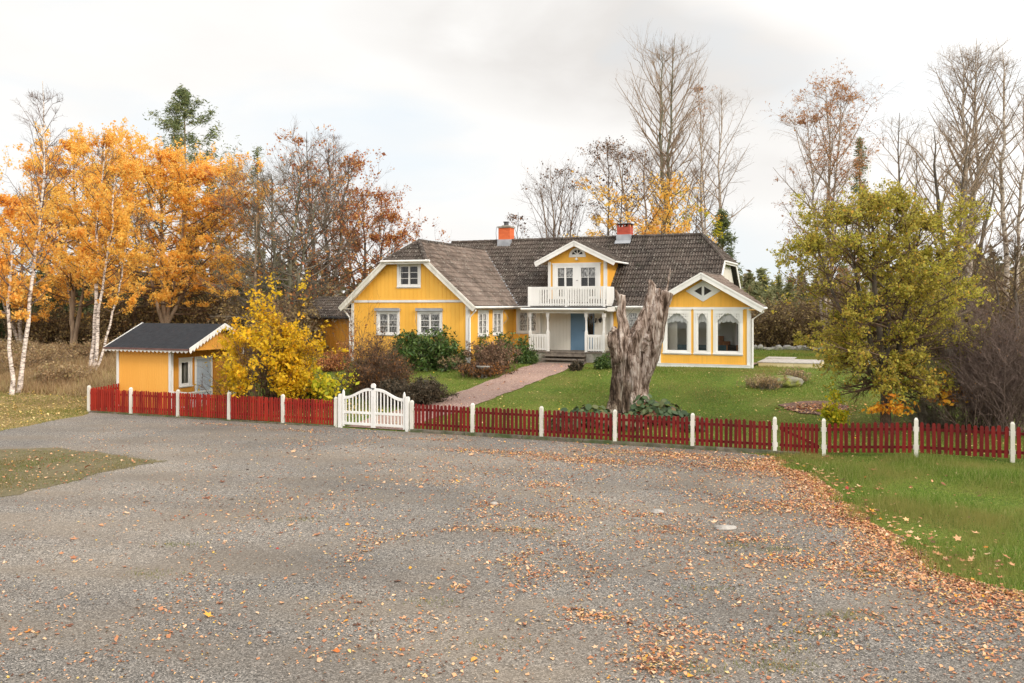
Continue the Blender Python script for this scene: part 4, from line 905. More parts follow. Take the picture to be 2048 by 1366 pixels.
for i in range(3): m.box(-1.22+.0*i,1.0+.04*i,PY-.12-.30*(i+1),PY+.1 if i == 2 else PY-.12-.30*i+.02,-.3 if i == 2 else FLZ-.17*(i+1)-.06,FLZ-.17*(i+1))
for i in range(3): m.box(-1.26,1.03+.04*i,PY-.15-.30*(i+1),PY-.12-.30*(i+1)+.0,FLZ-.17*(i+1)-.06,FLZ-.17*(i+1)+.002)
m.box(-1.2,.98,PY-.1,PY+.1,-.3,FLZ-.065)
m.build('front_steps', M['step'], house)
for x_ in (-2.08,-1.10,.98,1.914):
    m = MB(); w_ = .065; m.box(x_-w_,x_+w_,PY-.065,PY+.065,FLZ,FLZ+.98); m.box(x_-w_-.015,x_+w_+.015,PY-.08,PY+.08,2.28,2.48); 
    vs = []; 
    for zz, ww in ((FLZ+.98,.065),(FLZ+1.12,.04),(2.1,.04),(2.28,.06)):
        vs += [(x_-ww,PY-ww,zz),(x_+ww,PY-ww,zz),(x_+ww,PY+ww,zz),(x_-ww,PY+ww,zz)]
    m.add(vs,[(4*i+j,4*i+(j+1)%4,4*i+4+(j+1)%4,4*i+4+j) for i in range(3) for j in range(4)]); m.build('porch_post', M['white'], house)
for x_ in (1.85,-2.15): m = MB(); m.box(x_,x_+.12,-.14,-.02,FLZ,2.6); m.build('porch_post', M['white'], house)
railing('porch_railing', (-2.02,PY,0),(-1.165,PY,0),FLZ+.05,FLZ+.88,.13,.085); railing('porch_railing', (1.045,PY,0),(1.85,PY,0),FLZ+.05,FLZ+.88,.12,.08)
railing('porch_railing', (1.914,PY+.07,0),(1.914,-.14,0),FLZ+.05,FLZ+.88,.12,.1,fill=True); railing('porch_railing', (-2.08,PY+.07,0),(-2.08,-.14,0),FLZ+.05,FLZ+.88,.12,.1)
m = MB(); strips(m, -2.1, 1.9, FLZ, lambda x: 2.6, [(-.36,.94,FLZ,2.55)], -.024); battens(m,-2.1,1.9,FLZ,lambda x: 2.59,[(-.36,.94,FLZ,2.55)],-.024,.19,.165,.014,7); m.build('porch_wall', M['cream'], house)
m = MB(); m.box(-.36,-.30,-.05,.0,FLZ,2.55); m.box(-.36,.94,-.05,0,2.49,2.55); m.box(.50,.58,-.049,0,FLZ,2.49); m.box(.90,.94,-.05,0,FLZ,2.49); m.box(.58,.90,-.045,0,FLZ,1.18); df = m.build('door_frame', M['blue'], house)
m = MB(); m.box(-.30,.50,-.03,.02,FLZ+.01,2.49)
for k in range(1,6): m.box(-.30+k*.133-.003,-.30+k*.133+.003,-.0335,-.0305,FLZ+.05,2.47)
d_ = m.build('front_door', M['blue'], house); m = MB(); m.tube([(.40,-.04,1.55),(.40,-.09,1.55),(.32,-.09,1.55)],.012,6); m.build('handle', M['black'], d_)
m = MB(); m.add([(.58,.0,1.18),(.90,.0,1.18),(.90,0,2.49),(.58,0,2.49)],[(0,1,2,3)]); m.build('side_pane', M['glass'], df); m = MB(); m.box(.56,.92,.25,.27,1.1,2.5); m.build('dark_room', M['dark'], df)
lm = MB(); lm.tube([(1.32,-.04,2.22),(1.32,-.22,2.26),(1.32,-.22,2.2)],.014,6); lm.lathe((1.32,-.22,1.98),[(.0,0),(.06,.02),(.09,.14),(.11,.17),(.03,.23),(0,.24)],10); lm.build('porch_lantern', M['black'], house)
lm = MB(); lm.tube([(1.02,-.04,2.2),(1.06,-.10,2.18),(1.04,-.11,2.05),(1.0,-.11,1.98)],.035,6); lm.build('door_bell', M['black'], house)
# ---- sunroom
SX0, SX1, SY, SYB = 5.12, 9.32, -3.2, 2.4; SC = 7.22; SA = 4.34; ks = (SA-2.80)/2.65
st = lambda x: SA-.14-ks*abs(x-SC)
TS = Matrix.Translation((0,SY,0)); sw3 = [(5.35,6.67,.60,2.68),(6.79,7.58,.60,2.68),(7.68,9.01,.60,2.68)]
sop = [inner(*q,.135) for q in sw3]
m = MB(TS); strips(m, SX0, SX1, -.15, st, sop+[], 0, brk=(SC,)); battens(m, SX0+.12, SX1-.12, .2, lambda x: .60, [], 0, .105,.09,.012,8); battens(m, SX0+.12, SX1-.12, 2.80, st, [], 0, .105,.09,.012,9)
m.box(6.67,6.79,-.012,0,.6,2.68); m.box(7.58,7.68,-.012,0,.6,2.68)
m.build('sunroom_wall', M['yellow'], house)
m = MB(); m.add([(SX1,SY,-.15),(SX1,-2.9,-.15),(SX1,-2.9,2.8),(SX1,SY,2.8)],[(0,1,2,3)]); m.add([(8.2,-.4,-.15),(6.95,-.4,-.15),(6.95,-.4,3.4),(8.2,-.4,2.8)],[(0,1,2,3)]); m.build('sunroom_wall', M['yellow'], house)
TA = Matrix.Translation((SX1,-2.9,0)) @ Matrix.Rotation(math.atan2(2.5,-1.12),4,'Z'); TL = Matrix(((0,1,0,SX0),(-1,0,0,0),(0,0,1,0),(0,0,0,1)))
for T_, xa, xb, wv in ((TA,0,2.74,(.25,2.5,.6,2.68)),(TL,0,3.2,(.4,2.9,.6,2.68))):
    m = MB(T_); strips(m, xa, xb, -.15, lambda x: 2.8, [inner(*wv)], 0); m.build('sunroom_wall', M['yellow'], house)
    m = MB(T_); strips(m, xa, xb, .1, lambda x: 2.7, [inner(*wv)], .10); m.build('room_walls', M['interior_wall'], house)
    window(house, T_, *wv, 2,1,1, curtain=None, dark=None, inw=.1)  # side windows out of view, added to let daylight into the room
m = MB(); m.box(SX0-.03,SX0+.13,SY-.035,SY-.001,-.02,2.8); m.box(SX1-.13,SX1+.03,SY-.035,SY-.001,-.02,2.8); m.box(SX1+.001,SX1+.032,SY-.035,SY+.13,-.02,2.75)
m.box(SX0+.13,SX1-.13,SY-.03,SY-.001,2.71,2.80); m.build('corner_board', M['white'], house)
m = MB(); m.box(SX0-.05,SX1+.05,SY-.06,SY-.036,-.22,.16); m.box(SX0-.05,SX1+.05,SY-.08,SY-.036,.16,.19); m.box(SX1+.033,SX1+.06,SY-.06,-2.9,-.22,.16); m.build('plinth_board', M['white'], house)
def fret(par, x0, x1, zt, lobes):
    W_ = x1-x0; nx_ = int(W_/.02); nz_ = 26; cs = W_/nx_; m = MB(TS); hwid = W_/2
    for i in range(nx_):
        xc = x0+(i+.5)*cs; u = abs(xc-(x0+x1)/2)/hwid
        drop = .04+.42*max(0,(u-.18)/.82)**1.15+.035*abs(math.sin(u*lobes*math.pi))
        run = None
        for j in range(nz_+1):
            z = zt-(j+.5)*.02; on = (zt-z) < drop and j < nz_
            if on and u > .35 and (zt-z) > .06:
                du = ((xc*9.1)%1-.5)/9.1; dz = ((z*9.1)%1-.5)/9.1
                if du*du+dz*dz < .028**2 and (zt-z) < drop-.03: on = False
            if on and run is None: run = z+.01
            if not on and run is not None: m.box(xc-cs/2,xc+cs/2,-.055,-.0355,z+.01,run); run = None
    m.build('fretwork', M['white'], par)
for (x0_,x1_,z0_,z1_), lb, nm in zip(sw3,(4,3,4),('left sunroom window with scalloped fretwork','narrow middle sunroom window with scalloped fretwork','right sunroom window with scalloped fretwork')):
    wd_ = window(house, TS, x0_,x1_,z0_,z1_, 1,1,1, cas=.135, curtain=None, dark=None, label=nm, inw=.12)
    fret(wd_, x0_+.10, x1_-.10, z1_-.11, lb)
    a0, a1 = x0_+.14, x1_-.14; n = 40; nb = max(3, round((a1-a0)/.2)); m = MB(TS); R_ = 6; vs = []
    for k in range(n+1):
        u = k/n; ph = abs(math.sin(u*nb*math.pi)); ln = .30+.16*(1-abs(2*u-1))**0+.06*ph-.10*(1-abs(2*u-1))
        for j in range(R_+1): vs.append((a0+(a1-a0)*u, .14-.05*ph*(j/R_), z1_-.14-ln*j/R_))
    m.add(vs,[(k*(R_+1)+j,(k+1)*(R_+1)+j,(k+1)*(R_+1)+j+1,k*(R_+1)+j+1) for k in range(n) for j in range(R_)]); m.build('valance', M['drape'], wd_, True)
# diamond window
cx_, cz_ = SC-.0, 3.54
m = MB(TS); A_ = [(cx_-.80,cz_),(cx_,cz_-.49),(cx_+.80,cz_),(cx_,cz_+.49)]; 
inr = [[(cx_-.40,cz_),(cx_-.055,cz_-.21),(cx_-.055,cz_+.21)],[(cx_+.055,cz_-.21),(cx_+.40,cz_),(cx_+.055,cz_+.21)]]
m.prism(A_,-.045,-.0125); dm = m.build('diamond_window', M['white'], house)
for t_ in inr:
    m = MB(TS); m.prism(t_,-.050,-.0455); m.build('pane', M['dark'], dm)
# sunroom roof
SF = SY-.42; SB = 2.42
m = MB(); SB = 1.4
m.slab([(SC+2.65,SF,2.80),(SC+2.65,-2.5,2.80),(SC,SB,SA),(SC,SF,SA)], .08)
m.slab([(SC-2.65,SF,2.80),(SC-2.65,1.4,2.80),(SC,1.4,SA),(SC,SF,SA)][::-1], .08)
rs = m.build('sunroom_roof', M['white_old'], house)
tiles('roof_tiles', (SC+2.67,SF-.02,2.80), (0,1,0), Vector((-2.65,0,SA-2.80)), SB-SF, math.hypot(2.65,SA-2.8), M['tile_sunlit'], rs, [hipplane((SC+2.65,-2.5,2.8),(SC,SB,SA),(SC+3,2,3))], seed=11)
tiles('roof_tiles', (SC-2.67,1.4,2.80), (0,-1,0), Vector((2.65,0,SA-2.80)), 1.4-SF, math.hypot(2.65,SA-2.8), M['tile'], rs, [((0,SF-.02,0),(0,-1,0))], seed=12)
ridgecap([((SC,SF,SA+.03),(SC,SB,SA+.03))], rs, M['tile'], .08)
for s_ in (1,-1):
    m = MB(); m.bar((SC+s_*2.72,SF-.03,2.66),(SC,SF-.03,SA-.11),.04,.25); m.bar((SC+s_*2.74,SF-.055,2.78),(SC,SF-.055,SA+.0),.03,.08)
    m.build('barge_board', M['white'], house)
m = MB(); m.tube([(SC+2.74,SF,2.75),(SC+2.72,-2.5,2.76)],.055,8); m.build('gutter', M['white'], house)
m = MB(); m.tube([(SC-2.74,SF,2.75),(SC-2.72,-.4,2.77)],.055,8); m.build('gutter', M['white'], house)
m = MB(); m.box(SX1,SC+2.64,SF+.02,-2.6,2.66,2.70); m.box(SX0-.5,SX0,SF+.02,-.4,2.66,2.70); m.build('soffit', M['yellow'], house)
downpipe([(SC+2.72,SY-.05,2.72),(SC+2.70,SY-.05,2.6),(SX1+.11,SY-.0,2.25),(SX1+.11,SY-.0,-.1)])
m = MB(TS)                                # room behind the sunroom windows
strips(m, SX0+.02, SX1-.02, 0, lambda x: 2.7, sop, .12)
m.add([(SX0+.02,2.75,0),(8.15,2.75,0),(8.15,2.75,2.7),(SX0+.02,2.75,2.7)],[(0,1,2,3)])
m.add([(SX0,.12,2.7),(SX1-.02,.12,2.7),(SX1-.02,3.1,2.7),(SX0,3.1,2.7)],[(0,1,2,3)]); m.build('room_walls', M['interior_wall'], house)
m = MB(); m.add([(SX0,SY+.1,.12),(SX1-.02,SY+.1,.12),(SX1-.02,-.1,.12),(SX0,-.1,.12)],[(0,1,2,3)]); m.build('room_floor', M['interior_floor'], house)
m = MB(); 
for k in range(9): m.box(5.2+.001*k,5.26,-2.6+k*.12,-2.53+k*.12,.2,2.6)
for k in range(14): m.tube([(5.45+k*.035,-2.75,.2),(5.45+k*.035,-2.75,2.6)],.02,6)
m.build('striped_curtain', M['cream'], house)
m = MB(); m.box(5.9,6.0,-.52,-.46,.15,2.5); m.box(6.95,7.12,-.52,-.46,.15,2.6); m.box(8.72,8.8,-2.2,-2.1,.15,2.6); m.build('inner_door_trim', M['wood'], house)
def sofa(x0, x1, y0, y1, label):
    r = empty('sofa', hw((x0+x1)/2, (y0+y1)/2, .12), TH, label, 'sofa'); wx, wy = (x1-x0)/2, (y1-y0)/2
    def rb(a0,a1,b0,b1,c0,c1,nm):
        m = MB(); m.box(a0,a1,b0,b1,c0,c1); o = m.build(nm, M['sofa'], r); bv = o.modifiers.new('bevel','BEVEL'); bv.width = .06; bv.segments = 3
    rb(-wx,wx,-wy,-wy+.25,.12,.92,'backrest'); rb(-wx+.2,wx-.2,-wy+.25,wy,.12,.48,'seat'); rb(-wx,-wx+.2,-wy+.25,wy,.12,.66,'armrest'); rb(wx-.2,wx,-wy+.25,wy,.12,.66,'armrest')
    for q in (-1,1):
        for p in (-1,1):
            m = MB(); m.box(q*(wx-.1)-.025,q*(wx-.1)+.025,p*(wy-.1)-.025,p*(wy-.1)+.025,0,.12); m.build('leg', M['wood'], r)
sofa(5.75,8.3,-2.75,-1.9,'long teal sofa with its back to the sunroom windows')
def chair(x, y, rz, label):
    r = empty('armchair', hw(x,y,.12), TH+rz, label, 'chair')
    for q in (-1,1):
        for p in (-1,1): m = MB(); m.box(q*.25-.025,q*.25+.025,p*.25-.025,p*.25+.025,0,.62 if p < 0 else .95); m.build('leg', M['wood'], r)
    m = MB(); m.box(-.25,.25,-.25,.25,.40,.48); m.build('seat', M['sofa'], r); m = MB(); m.box(-.225,.225,.235,.27,.55,.95); m.build('backrest', M['dark'], r)
    m = MB(); m.box(-.28,-.22,-.27,.27,.62,.66); m.box(.22,.28,-.27,.27,.62,.66); m.build('armrest', M['wood'], r)
chair(8.55,-2.6,math.pi*.9,'wooden armchair behind the right sunroom window')
m = MB(HM); m.box(7.3,8.0,-.9,-.5,.12,1.15); m.box(7.4,7.7,-.8,-.55,1.15,1.4); o = m.build('cabinet', M['wood']); tag(o,'dark brown cabinet against the sunroom back wall','cabinet')
for v in (M['wood'],): pass
# ---- timber deck, flagpole, outbuilding
m = MB(HM)
for k in range(20): m.box(9.45,12.2,-1.9+k*.14,-1.9+k*.14+.13,.24,.27)
for k in range(9): m.box(9.45,10.8,.9+k*.14,.9+k*.14+.13,.27,.30)
dk = empty('timber_deck', (0,0,0), 0, 'silvery wooden deck beside the right end of the house', 'deck'); m.build('boards', M['deck'], dk)
m = MB(HM); m.box(9.5,12.18,-1.88,-1.84,-.1,.237); m.box(12.14,12.18,-1.84,.9,-.1,.236); m.build('skirt', vmat('pale_yellow_paint', (.55,.45,.25), (.65,.55,.33), 2, 4, .7), dk)
ob = empty('outbuilding', hw(-14.2, .5, -.1), TH, 'yellow boarded outbuilding with mossy brown roof behind the left gable', 'outbuilding')
m = MB(); m.box(-3,3,-1.5,2.5,-.2,2.35); 
for k in range(22): m.box(-2.95+k*.27,-2.95+k*.27+.13,-1.525,-1.5,-.1,2.3)
m.build('wall', M['ochre'], ob)
m = MB(); m.slab([(-3.3,-1.9,2.35),(3.3,-1.9,2.35),(3.3,.6,3.5),(-3.3,.6,3.5)],.1); m.slab([(-3.3,.6,3.5),(3.3,.6,3.5),(3.3,3,2.35),(-3.3,3,2.35)],.1); o = m.build('roof', M['tile'], ob)
tiles('roof_tiles', (-3.3,-1.92,2.35),(1,0,0),Vector((0,2.5,1.15)),6.6,2.75,M['tile'],o,seed=20)
m = MB(); m.tube([(-3.3,-1.98,2.3),(3.3,-1.98,2.3)],.05,7); m.box(-3.3,3.3,-1.93,-1.9,2.2,2.34); m.build('gutter', M['slate_metal'], ob)
# ------------------------------------------------------------------ play shed
SHO = Vector((-16.0,35.5,float(gz(-16,35.5))-.05)); sh = empty('garden_shed', SHO, TH, 'small yellow shed with black felt roof and scalloped white trim behind the fence', 'shed')
zb = SHO.z; ez, rz_ = 2.50-zb, 3.43-zb; D = 3.2; k_ = (rz_-ez)/1.95; X1 = 2.85; X2 = 3.72
gl_ = lambda x: min(ez+k_*(min(x+.35, D+.35-x))-.08, 9)
m = MB(); m.add([(0,0,-.1),(X1,0,-.1),(X1,0,ez+.1),(0,0,ez+.1)],[(0,1,2,3)]); m.add([(0,D,-.1),(0,0,-.1),(0,0,ez+.1),(0,D/2,rz_-.1),(0,D,ez+.1)],[(0,1,2,3,4)]); m.add([(X1,D,-.1),(0,D,-.1),(0,D,ez+.1),(X1,D,ez+.1)],[(0,1,2,3)])
n = 22
for k in range(n): m.box(.1+k*.122,.1+k*.122+.116,-.012,-.0005,.0,ez+.05)
m.build('wall', M['yellow_shed'], sh)
m = MB(side(X1)); o1 = (.50,1.0,.95,1.92); o2 = (1.35,2.15,0,1.95)
strips(m, 0, D, -.1, gl_, [o1,o2], 0, brk=(D/2,)); battens(m,.05,D-.05,0,gl_,[(o1[0]-.1,o1[1]+.1,o1[2]-.1,o1[3]+.1),(1.25,2.25,0,2.05)],0,.12,.11,.012); m.build('wall', M['ochre'], sh)
m = MB(side(X2)); m.add([(.0,0,ez-.02),(D,0,ez-.02),(D/2,0,rz_-.1)],[(0,1,2)]); battens(m,.1,D-.1,ez,gl_,[],0,.12,.11,.012); m.box(0,D,-.02,.1,ez-.10,ez); m.build('gable_panel', M['yellow_shed'], sh)
window(sh, side(X1), o1[0]-.1,o1[1]+.1,o1[2]-.1,o1[3]+.1, 1,1,1, cas=.1, curtain=None)
m = MB(side(X1)); m.box(1.25,1.35,-.03,0,0,2.05); m.box(2.15,2.25,-.03,0,0,2.05); m.box(1.35,2.15,-.029,0,1.95,2.05); m.build('door_frame', M['white'], sh)
m = MB(side(X1)); m.box(1.35,2.15,-.01,.03,0,1.95)
for z in (.15,1.05): m.box(1.47,2.03,-.02,-.0105,z,z+.75)
m.build('door', M['bluegrey'], sh)
m = MB(); m.box(-.03,.09,-.035,-.013,-.05,ez+.05); m.box(X1-.10,X1+.03,-.035,-.013,-.05,ez+.05); m.box(X1+.001,X1+.03,-.034,.09,-.05,ez); m.build('corner_board', M['white'], sh)
for y_ in (D-.06,): m = MB(); m.box(X2-.1,X2,y_-.05,y_+.05,0,ez-.1); m.build('porch_post', M['white'], sh)
m = MB(); m.box(X1,X2+.05,0,D,-.08,.06); m.build('porch_floor', M['deck'], sh)
for (a,b_) in (((X1+.03,.05),(X2-.1,.05)),((X2-.05,.11),(X2-.05,1.25)),((X2-.05,2.25),(X2-.05,D-.1))):
    m = MB(); a = Vector((*a,0)); b_ = Vector((*b_,0)); m.bar(a+Vector((0,0,.72)),b_+Vector((0,0,.72)),.06,.05); m.bar(a+Vector((0,0,.16)),b_+Vector((0,0,.16)),.05,.05)
    L_ = (b_-a).length; n = max(2,int(L_/.14))
    for i in range(n): p = a+(b_-a)*((i+.5)/n); m.lathe((p.x,p.y,.17),[(.02,0),(.035,.12),(.018,.2),(.03,.32),(.018,.42),(.025,.53)],6)
    m.build('porch_railing', M['white'], sh)
m = MB(); V0 = -.35; m.slab([(V0,-.35,ez),(X2+.38,-.35,ez),(X2+.38,D/2,rz_),(V0,D/2,rz_)],.06); m.slab([(V0,D/2,rz_),(X2+.38,D/2,rz_),(X2+.38,D+.35,ez),(V0,D+.35,ez)],.06)
ro = m.build('roof', M['black_felt'], sh)
m = MB(); n = int((X2+.73)/.21)                         # scalloped eave trim
for i in range(n): x = V0+.01+i*.21; m.prism([(x,ez-.05),(x+.195,ez-.05),(x+.195,ez-.1),(x+.10,ez-.17),(x,ez-.12)],-.36,-.34)
for xx in (V0-.02, X2+.375):
    T = side(xx+.02); mm = MB(T)
    for sgn in (1,-1):
        L_ = math.hypot(1.95,rz_-ez); n2_ = 11
        for i in range(n2_):
            def P_(u, dz): yy = (-.35+1.95*u) if sgn > 0 else (D+.35-1.95*u); return (yy, ez+(rz_-ez)*u+dz)
            u0, u1 = i/n2_, (i+.94)/n2_; q = [P_(u0,-.12),P_((u0*.6+u1*.4),-.22),P_(u1,-.12),P_(u1,.03),P_(u0,.03)]
            mm.prism(q if sgn > 0 else q[::-1],-.02,.0)
    n0 = len(m.v); m.v += mm.v; m.f += [[n0+i for i in f] for f in mm.f]
m.build('scalloped_trim', M['white'], sh)
m = MB(); m.box(V0,X2+.38,-.40,-.362,ez-.07,ez+.0); m.build('gutter', vmat('brown_gutter', (.10,.05,.045),(.15,.08,.07),3,4,.5), sh)
# ------------------------------------------------------------------ fences and gate
def post_at(px): 
    kx = (px-1024)/F; t = (kx*FA[1]-FA[0])/(FD[0]-kx*FD[1]); return FA+FD*t
def fence(name, label, pxs, redm, pitch, wdt, extra=None, group=None, hgt=.92, old=False, post0=True):
    zlo = .115 if old else .07
    P = [post_at(p) if not isinstance(p, tuple) else np.array(p) for p in pxs]
    r = empty(name, (P[0][0],P[0][1],0), 0, label, 'fence', group); O = np.array([P[0][0],P[0][1]]); rd = random.Random(len(pxs))
    def panel(a, b_, mt):
        L_ = np.linalg.norm(b_-a); ang = math.atan2((b_-a)[1],(b_-a)[0]); za = float(gz(*a)); zb_ = float(gz(*b_)); T = Matrix.Translation((a[0]-O[0],a[1]-O[1],0)) @ Matrix.Rotation(ang,4,'Z'); m = MB(T)
        for z in (.26,.74): m.bar((.03,.028,za+z),(L_-.03,.028,zb_+z),.035,.075)
        n = int((L_-.14)/pitch)
        for i in range(n):
            x = .08+(i+.5)*(L_-.16)/n+rd.uniform(-.010,.010); z0 = za+(zb_-za)*x/L_; w2_ = wdt/2; t = hgt+rd.uniform(-.018,.018); ln = rd.uniform(-.014,.014)
            m.prism([(x-w2_,z0+zlo),(x+w2_,z0+zlo),(x+w2_+ln,z0+t-.045),(x+w2_*.55+ln,z0+t),(x-w2_*.55+ln,z0+t),(x-w2_+ln,z0+t-.045)],-.022+rd.uniform(-.003,.003),.008)
        m.build('picket_panel', mt, r)
    for i in range(len(P)-1): panel(P[i], P[i+1], redm[i] if isinstance(redm,list) else redm)
    ang = math.atan2(FD[1],FD[0])
    for i, p in enumerate(P):
        if i == 0 and not post0: continue
        z0 = float(gz(*p)); T = Matrix.Translation((p[0]-O[0],p[1]-O[1],z0)) @ Matrix.Rotation(ang+rd.uniform(-.04,.04),4,'Z') @ Matrix.Rotation(rd.uniform(-.008,.008),4,'Y'); m = MB(T); q = .05
        m.box(-q,q,-q,q,-.1,.99); m.add([(-q,-q,.99),(q,-q,.99),(q,q,.99),(-q,q,.99),(-q*.5,-q*.5,1.04),(q*.5,-q*.5,1.04),(q*.5,q*.5,1.04),(-q*.5,q*.5,1.04)],[(0,1,5,4),(1,2,6,5),(2,3,7,6),(3,0,4,7),(4,5,6,7)])
        if old:
            for zz in (.26,.74): m.box(-q-.025,q+.025,.0,.05,zz-.06,zz+.06)
        m.build('post', M['white_old'], r)
    return r, panel
fence('picket_fence','bright red picket fence with white posts, left of the white gate',(178,262,356,458,566,672), M['redA'], .104, .066, old=False)
pA = FA+FN*0.0; pB = FA+FN*1.45+FD*.15
fence('picket_fence','short red picket fence running back from the far left post to the shed',((pA[0]+.02,pA[1]+.08),tuple(pB)), M['redA'], .104,.066, post0=False)
fence('picket_fence','dark red picket fence with white posts between the white gate and the small red wicket',(824,945,1083,1230,1385,1550), M['redB'], .133,.088, old=True)
fence('picket_fence','dark red picket fence with white posts at the far right beside the grass verge',(1648,1832,2025,2240), M['redB'], .137,.091, old=True)
# wicket with a diagonal brace
a, b_ = post_at(1553), post_at(1645); L_ = np.linalg.norm(b_-a); ang = math.atan2((b_-a)[1],(b_-a)[0]); z0 = float(gz(*a))
wk = empty('wicket_gate', (a[0],a[1],z0), ang, 'small dark red picket wicket with a diagonal brace between two white posts', 'gate')
m = MB(); n = 9
for i in range(n):
    x = .1+(i+.5)*(L_-.2)/n; m.prism([(x-.042,.08),(x+.042,.08),(x+.042,.86),(x+.022,.9),(x-.022,.9),(x-.042,.86)],-.022,.006)
m.build('pickets', M['redB'], wk)
m = MB(); m.bar((.08,.026,.26),(L_-.08,.026,.26),.035,.08); m.bar((.08,.026,.74),(L_-.08,.026,.74),.035,.08); m.build('rail', M['redB'], wk)
m = MB(); m.bar((.1,.024,.72),(L_-.1,.024,.28),.03,.075); m.build('brace', M['redB'], wk)
# white double gate
ga, gb = post_at(681), post_at(815); L_ = np.linalg.norm(gb-ga); ang = math.atan2((gb-ga)[1],(gb-ga)[0])
gt = empty('garden_gate', (ga[0],ga[1],0), ang, 'white double gate with arched tops and a round knob at its middle', 'gate')
for x_ in (0,L_):
    m = MB(); m.box(x_-.06,x_+.06,-.06,.06,-.1,1.12); m.box(x_-.045,x_+.045,-.045,.045,1.12,1.15); m.build('gate_post', M['white'], gt)
half = (L_-.16)/2
for s_ in (0,1):
    m = MB(); x0_ = .085 if s_ == 0 else L_-.085; dr_ = 1 if s_ == 0 else -1
    X = lambda u: x0_+dr_*u
    W_ = half-.01
    def bx(u0,u1,y0_,y1_,a_,b2): m.box(min(X(u0),X(u1)),max(X(u0),X(u1)),y0_,y1_,a_,b2)
    bx(0,.07,-.03,.03,.06,1.20); m.prism([(X(0),1.20),(X(.07),1.20),(X(.035),1.30)] if dr_ > 0 else [(X(.07),1.20),(X(0),1.20),(X(.035),1.30)],-.03,.03); bx(W_-.08,W_,-.03,.03,.06,1.40)
    arch = lambda u: 1.03+.30*(.5-.5*math.cos(math.pi*min(1,max(0,(u-.1)/(W_-.25)))))
    n = 14
    for i in range(n):
        u0 = .07+(W_-.15)*i/n; u1 = .07+(W_-.15)*(i+1)/n; q = [(X(u0),arch(u0)-.045),(X(u1),arch(u1)-.045),(X(u1),arch(u1)+.05),(X(u0),arch(u0)+.05)]; m.prism(q if dr_ > 0 else q[::-1],-.022,.022)
    bx(.07,W_-.08,-.0215,.0215,.50,.58); bx(.07,W_-.08,-.0215,.0215,.12,.20)
    n = 8
    for i in range(n):
        u = .07+(W_-.15)*(i+.5)/n; bx(u-.018,u+.018,-.015,.015,.2,.5); bx(u-.018,u+.018,-.015,.015,.58,arch(u)-.04)
    lf_ = m.build('gate_leaf', M['white'], gt)
    if s_ == 0: m = MB(); m.tube([(X(W_)+.01,-.034,1.36),(X(W_)+.01,-.05,1.36)],.03,8); m.box(X(W_)-.13,X(W_)+.06,-.045,-.031,1.375,1.395); m.build('latch', M['slate_metal'], lf_)
m = MB(); c_ = L_/2
m.tube([(c_+.075*math.cos(t),0,1.45+.075*math.sin(t)) for t in (0,)]+[],.01,4) if False else None
q = [(c_+.085*math.cos(t),1.46+.085*math.sin(t)) for t in np.linspace(0,2*math.pi,17)[:-1]]; m.prism(q,-.03,.03); m.box(c_-.045,c_+.045,-.034,.034,1.1,1.42); m.build('knob', M['white'], gt)
# concrete kerbs under the fences
m = MB(); T = Matrix.Translation((FA[0],FA[1],0)) @ Matrix.Rotation(math.atan2(FD[1],FD[0]),4,'Z'); m.T = T
t0 = np.dot(post_at(824)-FA,FD); t1 = np.dot(post_at(1600)-FA,FD)
x = t0
while x < t1: m.box(x,min(x+1.96,t1),-.13,.07,-.1,.10+.008*math.sin(x*7)); x += 1.98
m.build('kerb', M['kerb'])['kind'] = 'structure'
m = MB(T); x = .1; t1 = np.dot(post_at(672)-FA,FD)
while x < t1: m.box(x,min(x+1.96,t1),-.09,.08,-.1,.04); x += 1.98
m.build('kerb', M['kerb'])['kind'] = 'structure'
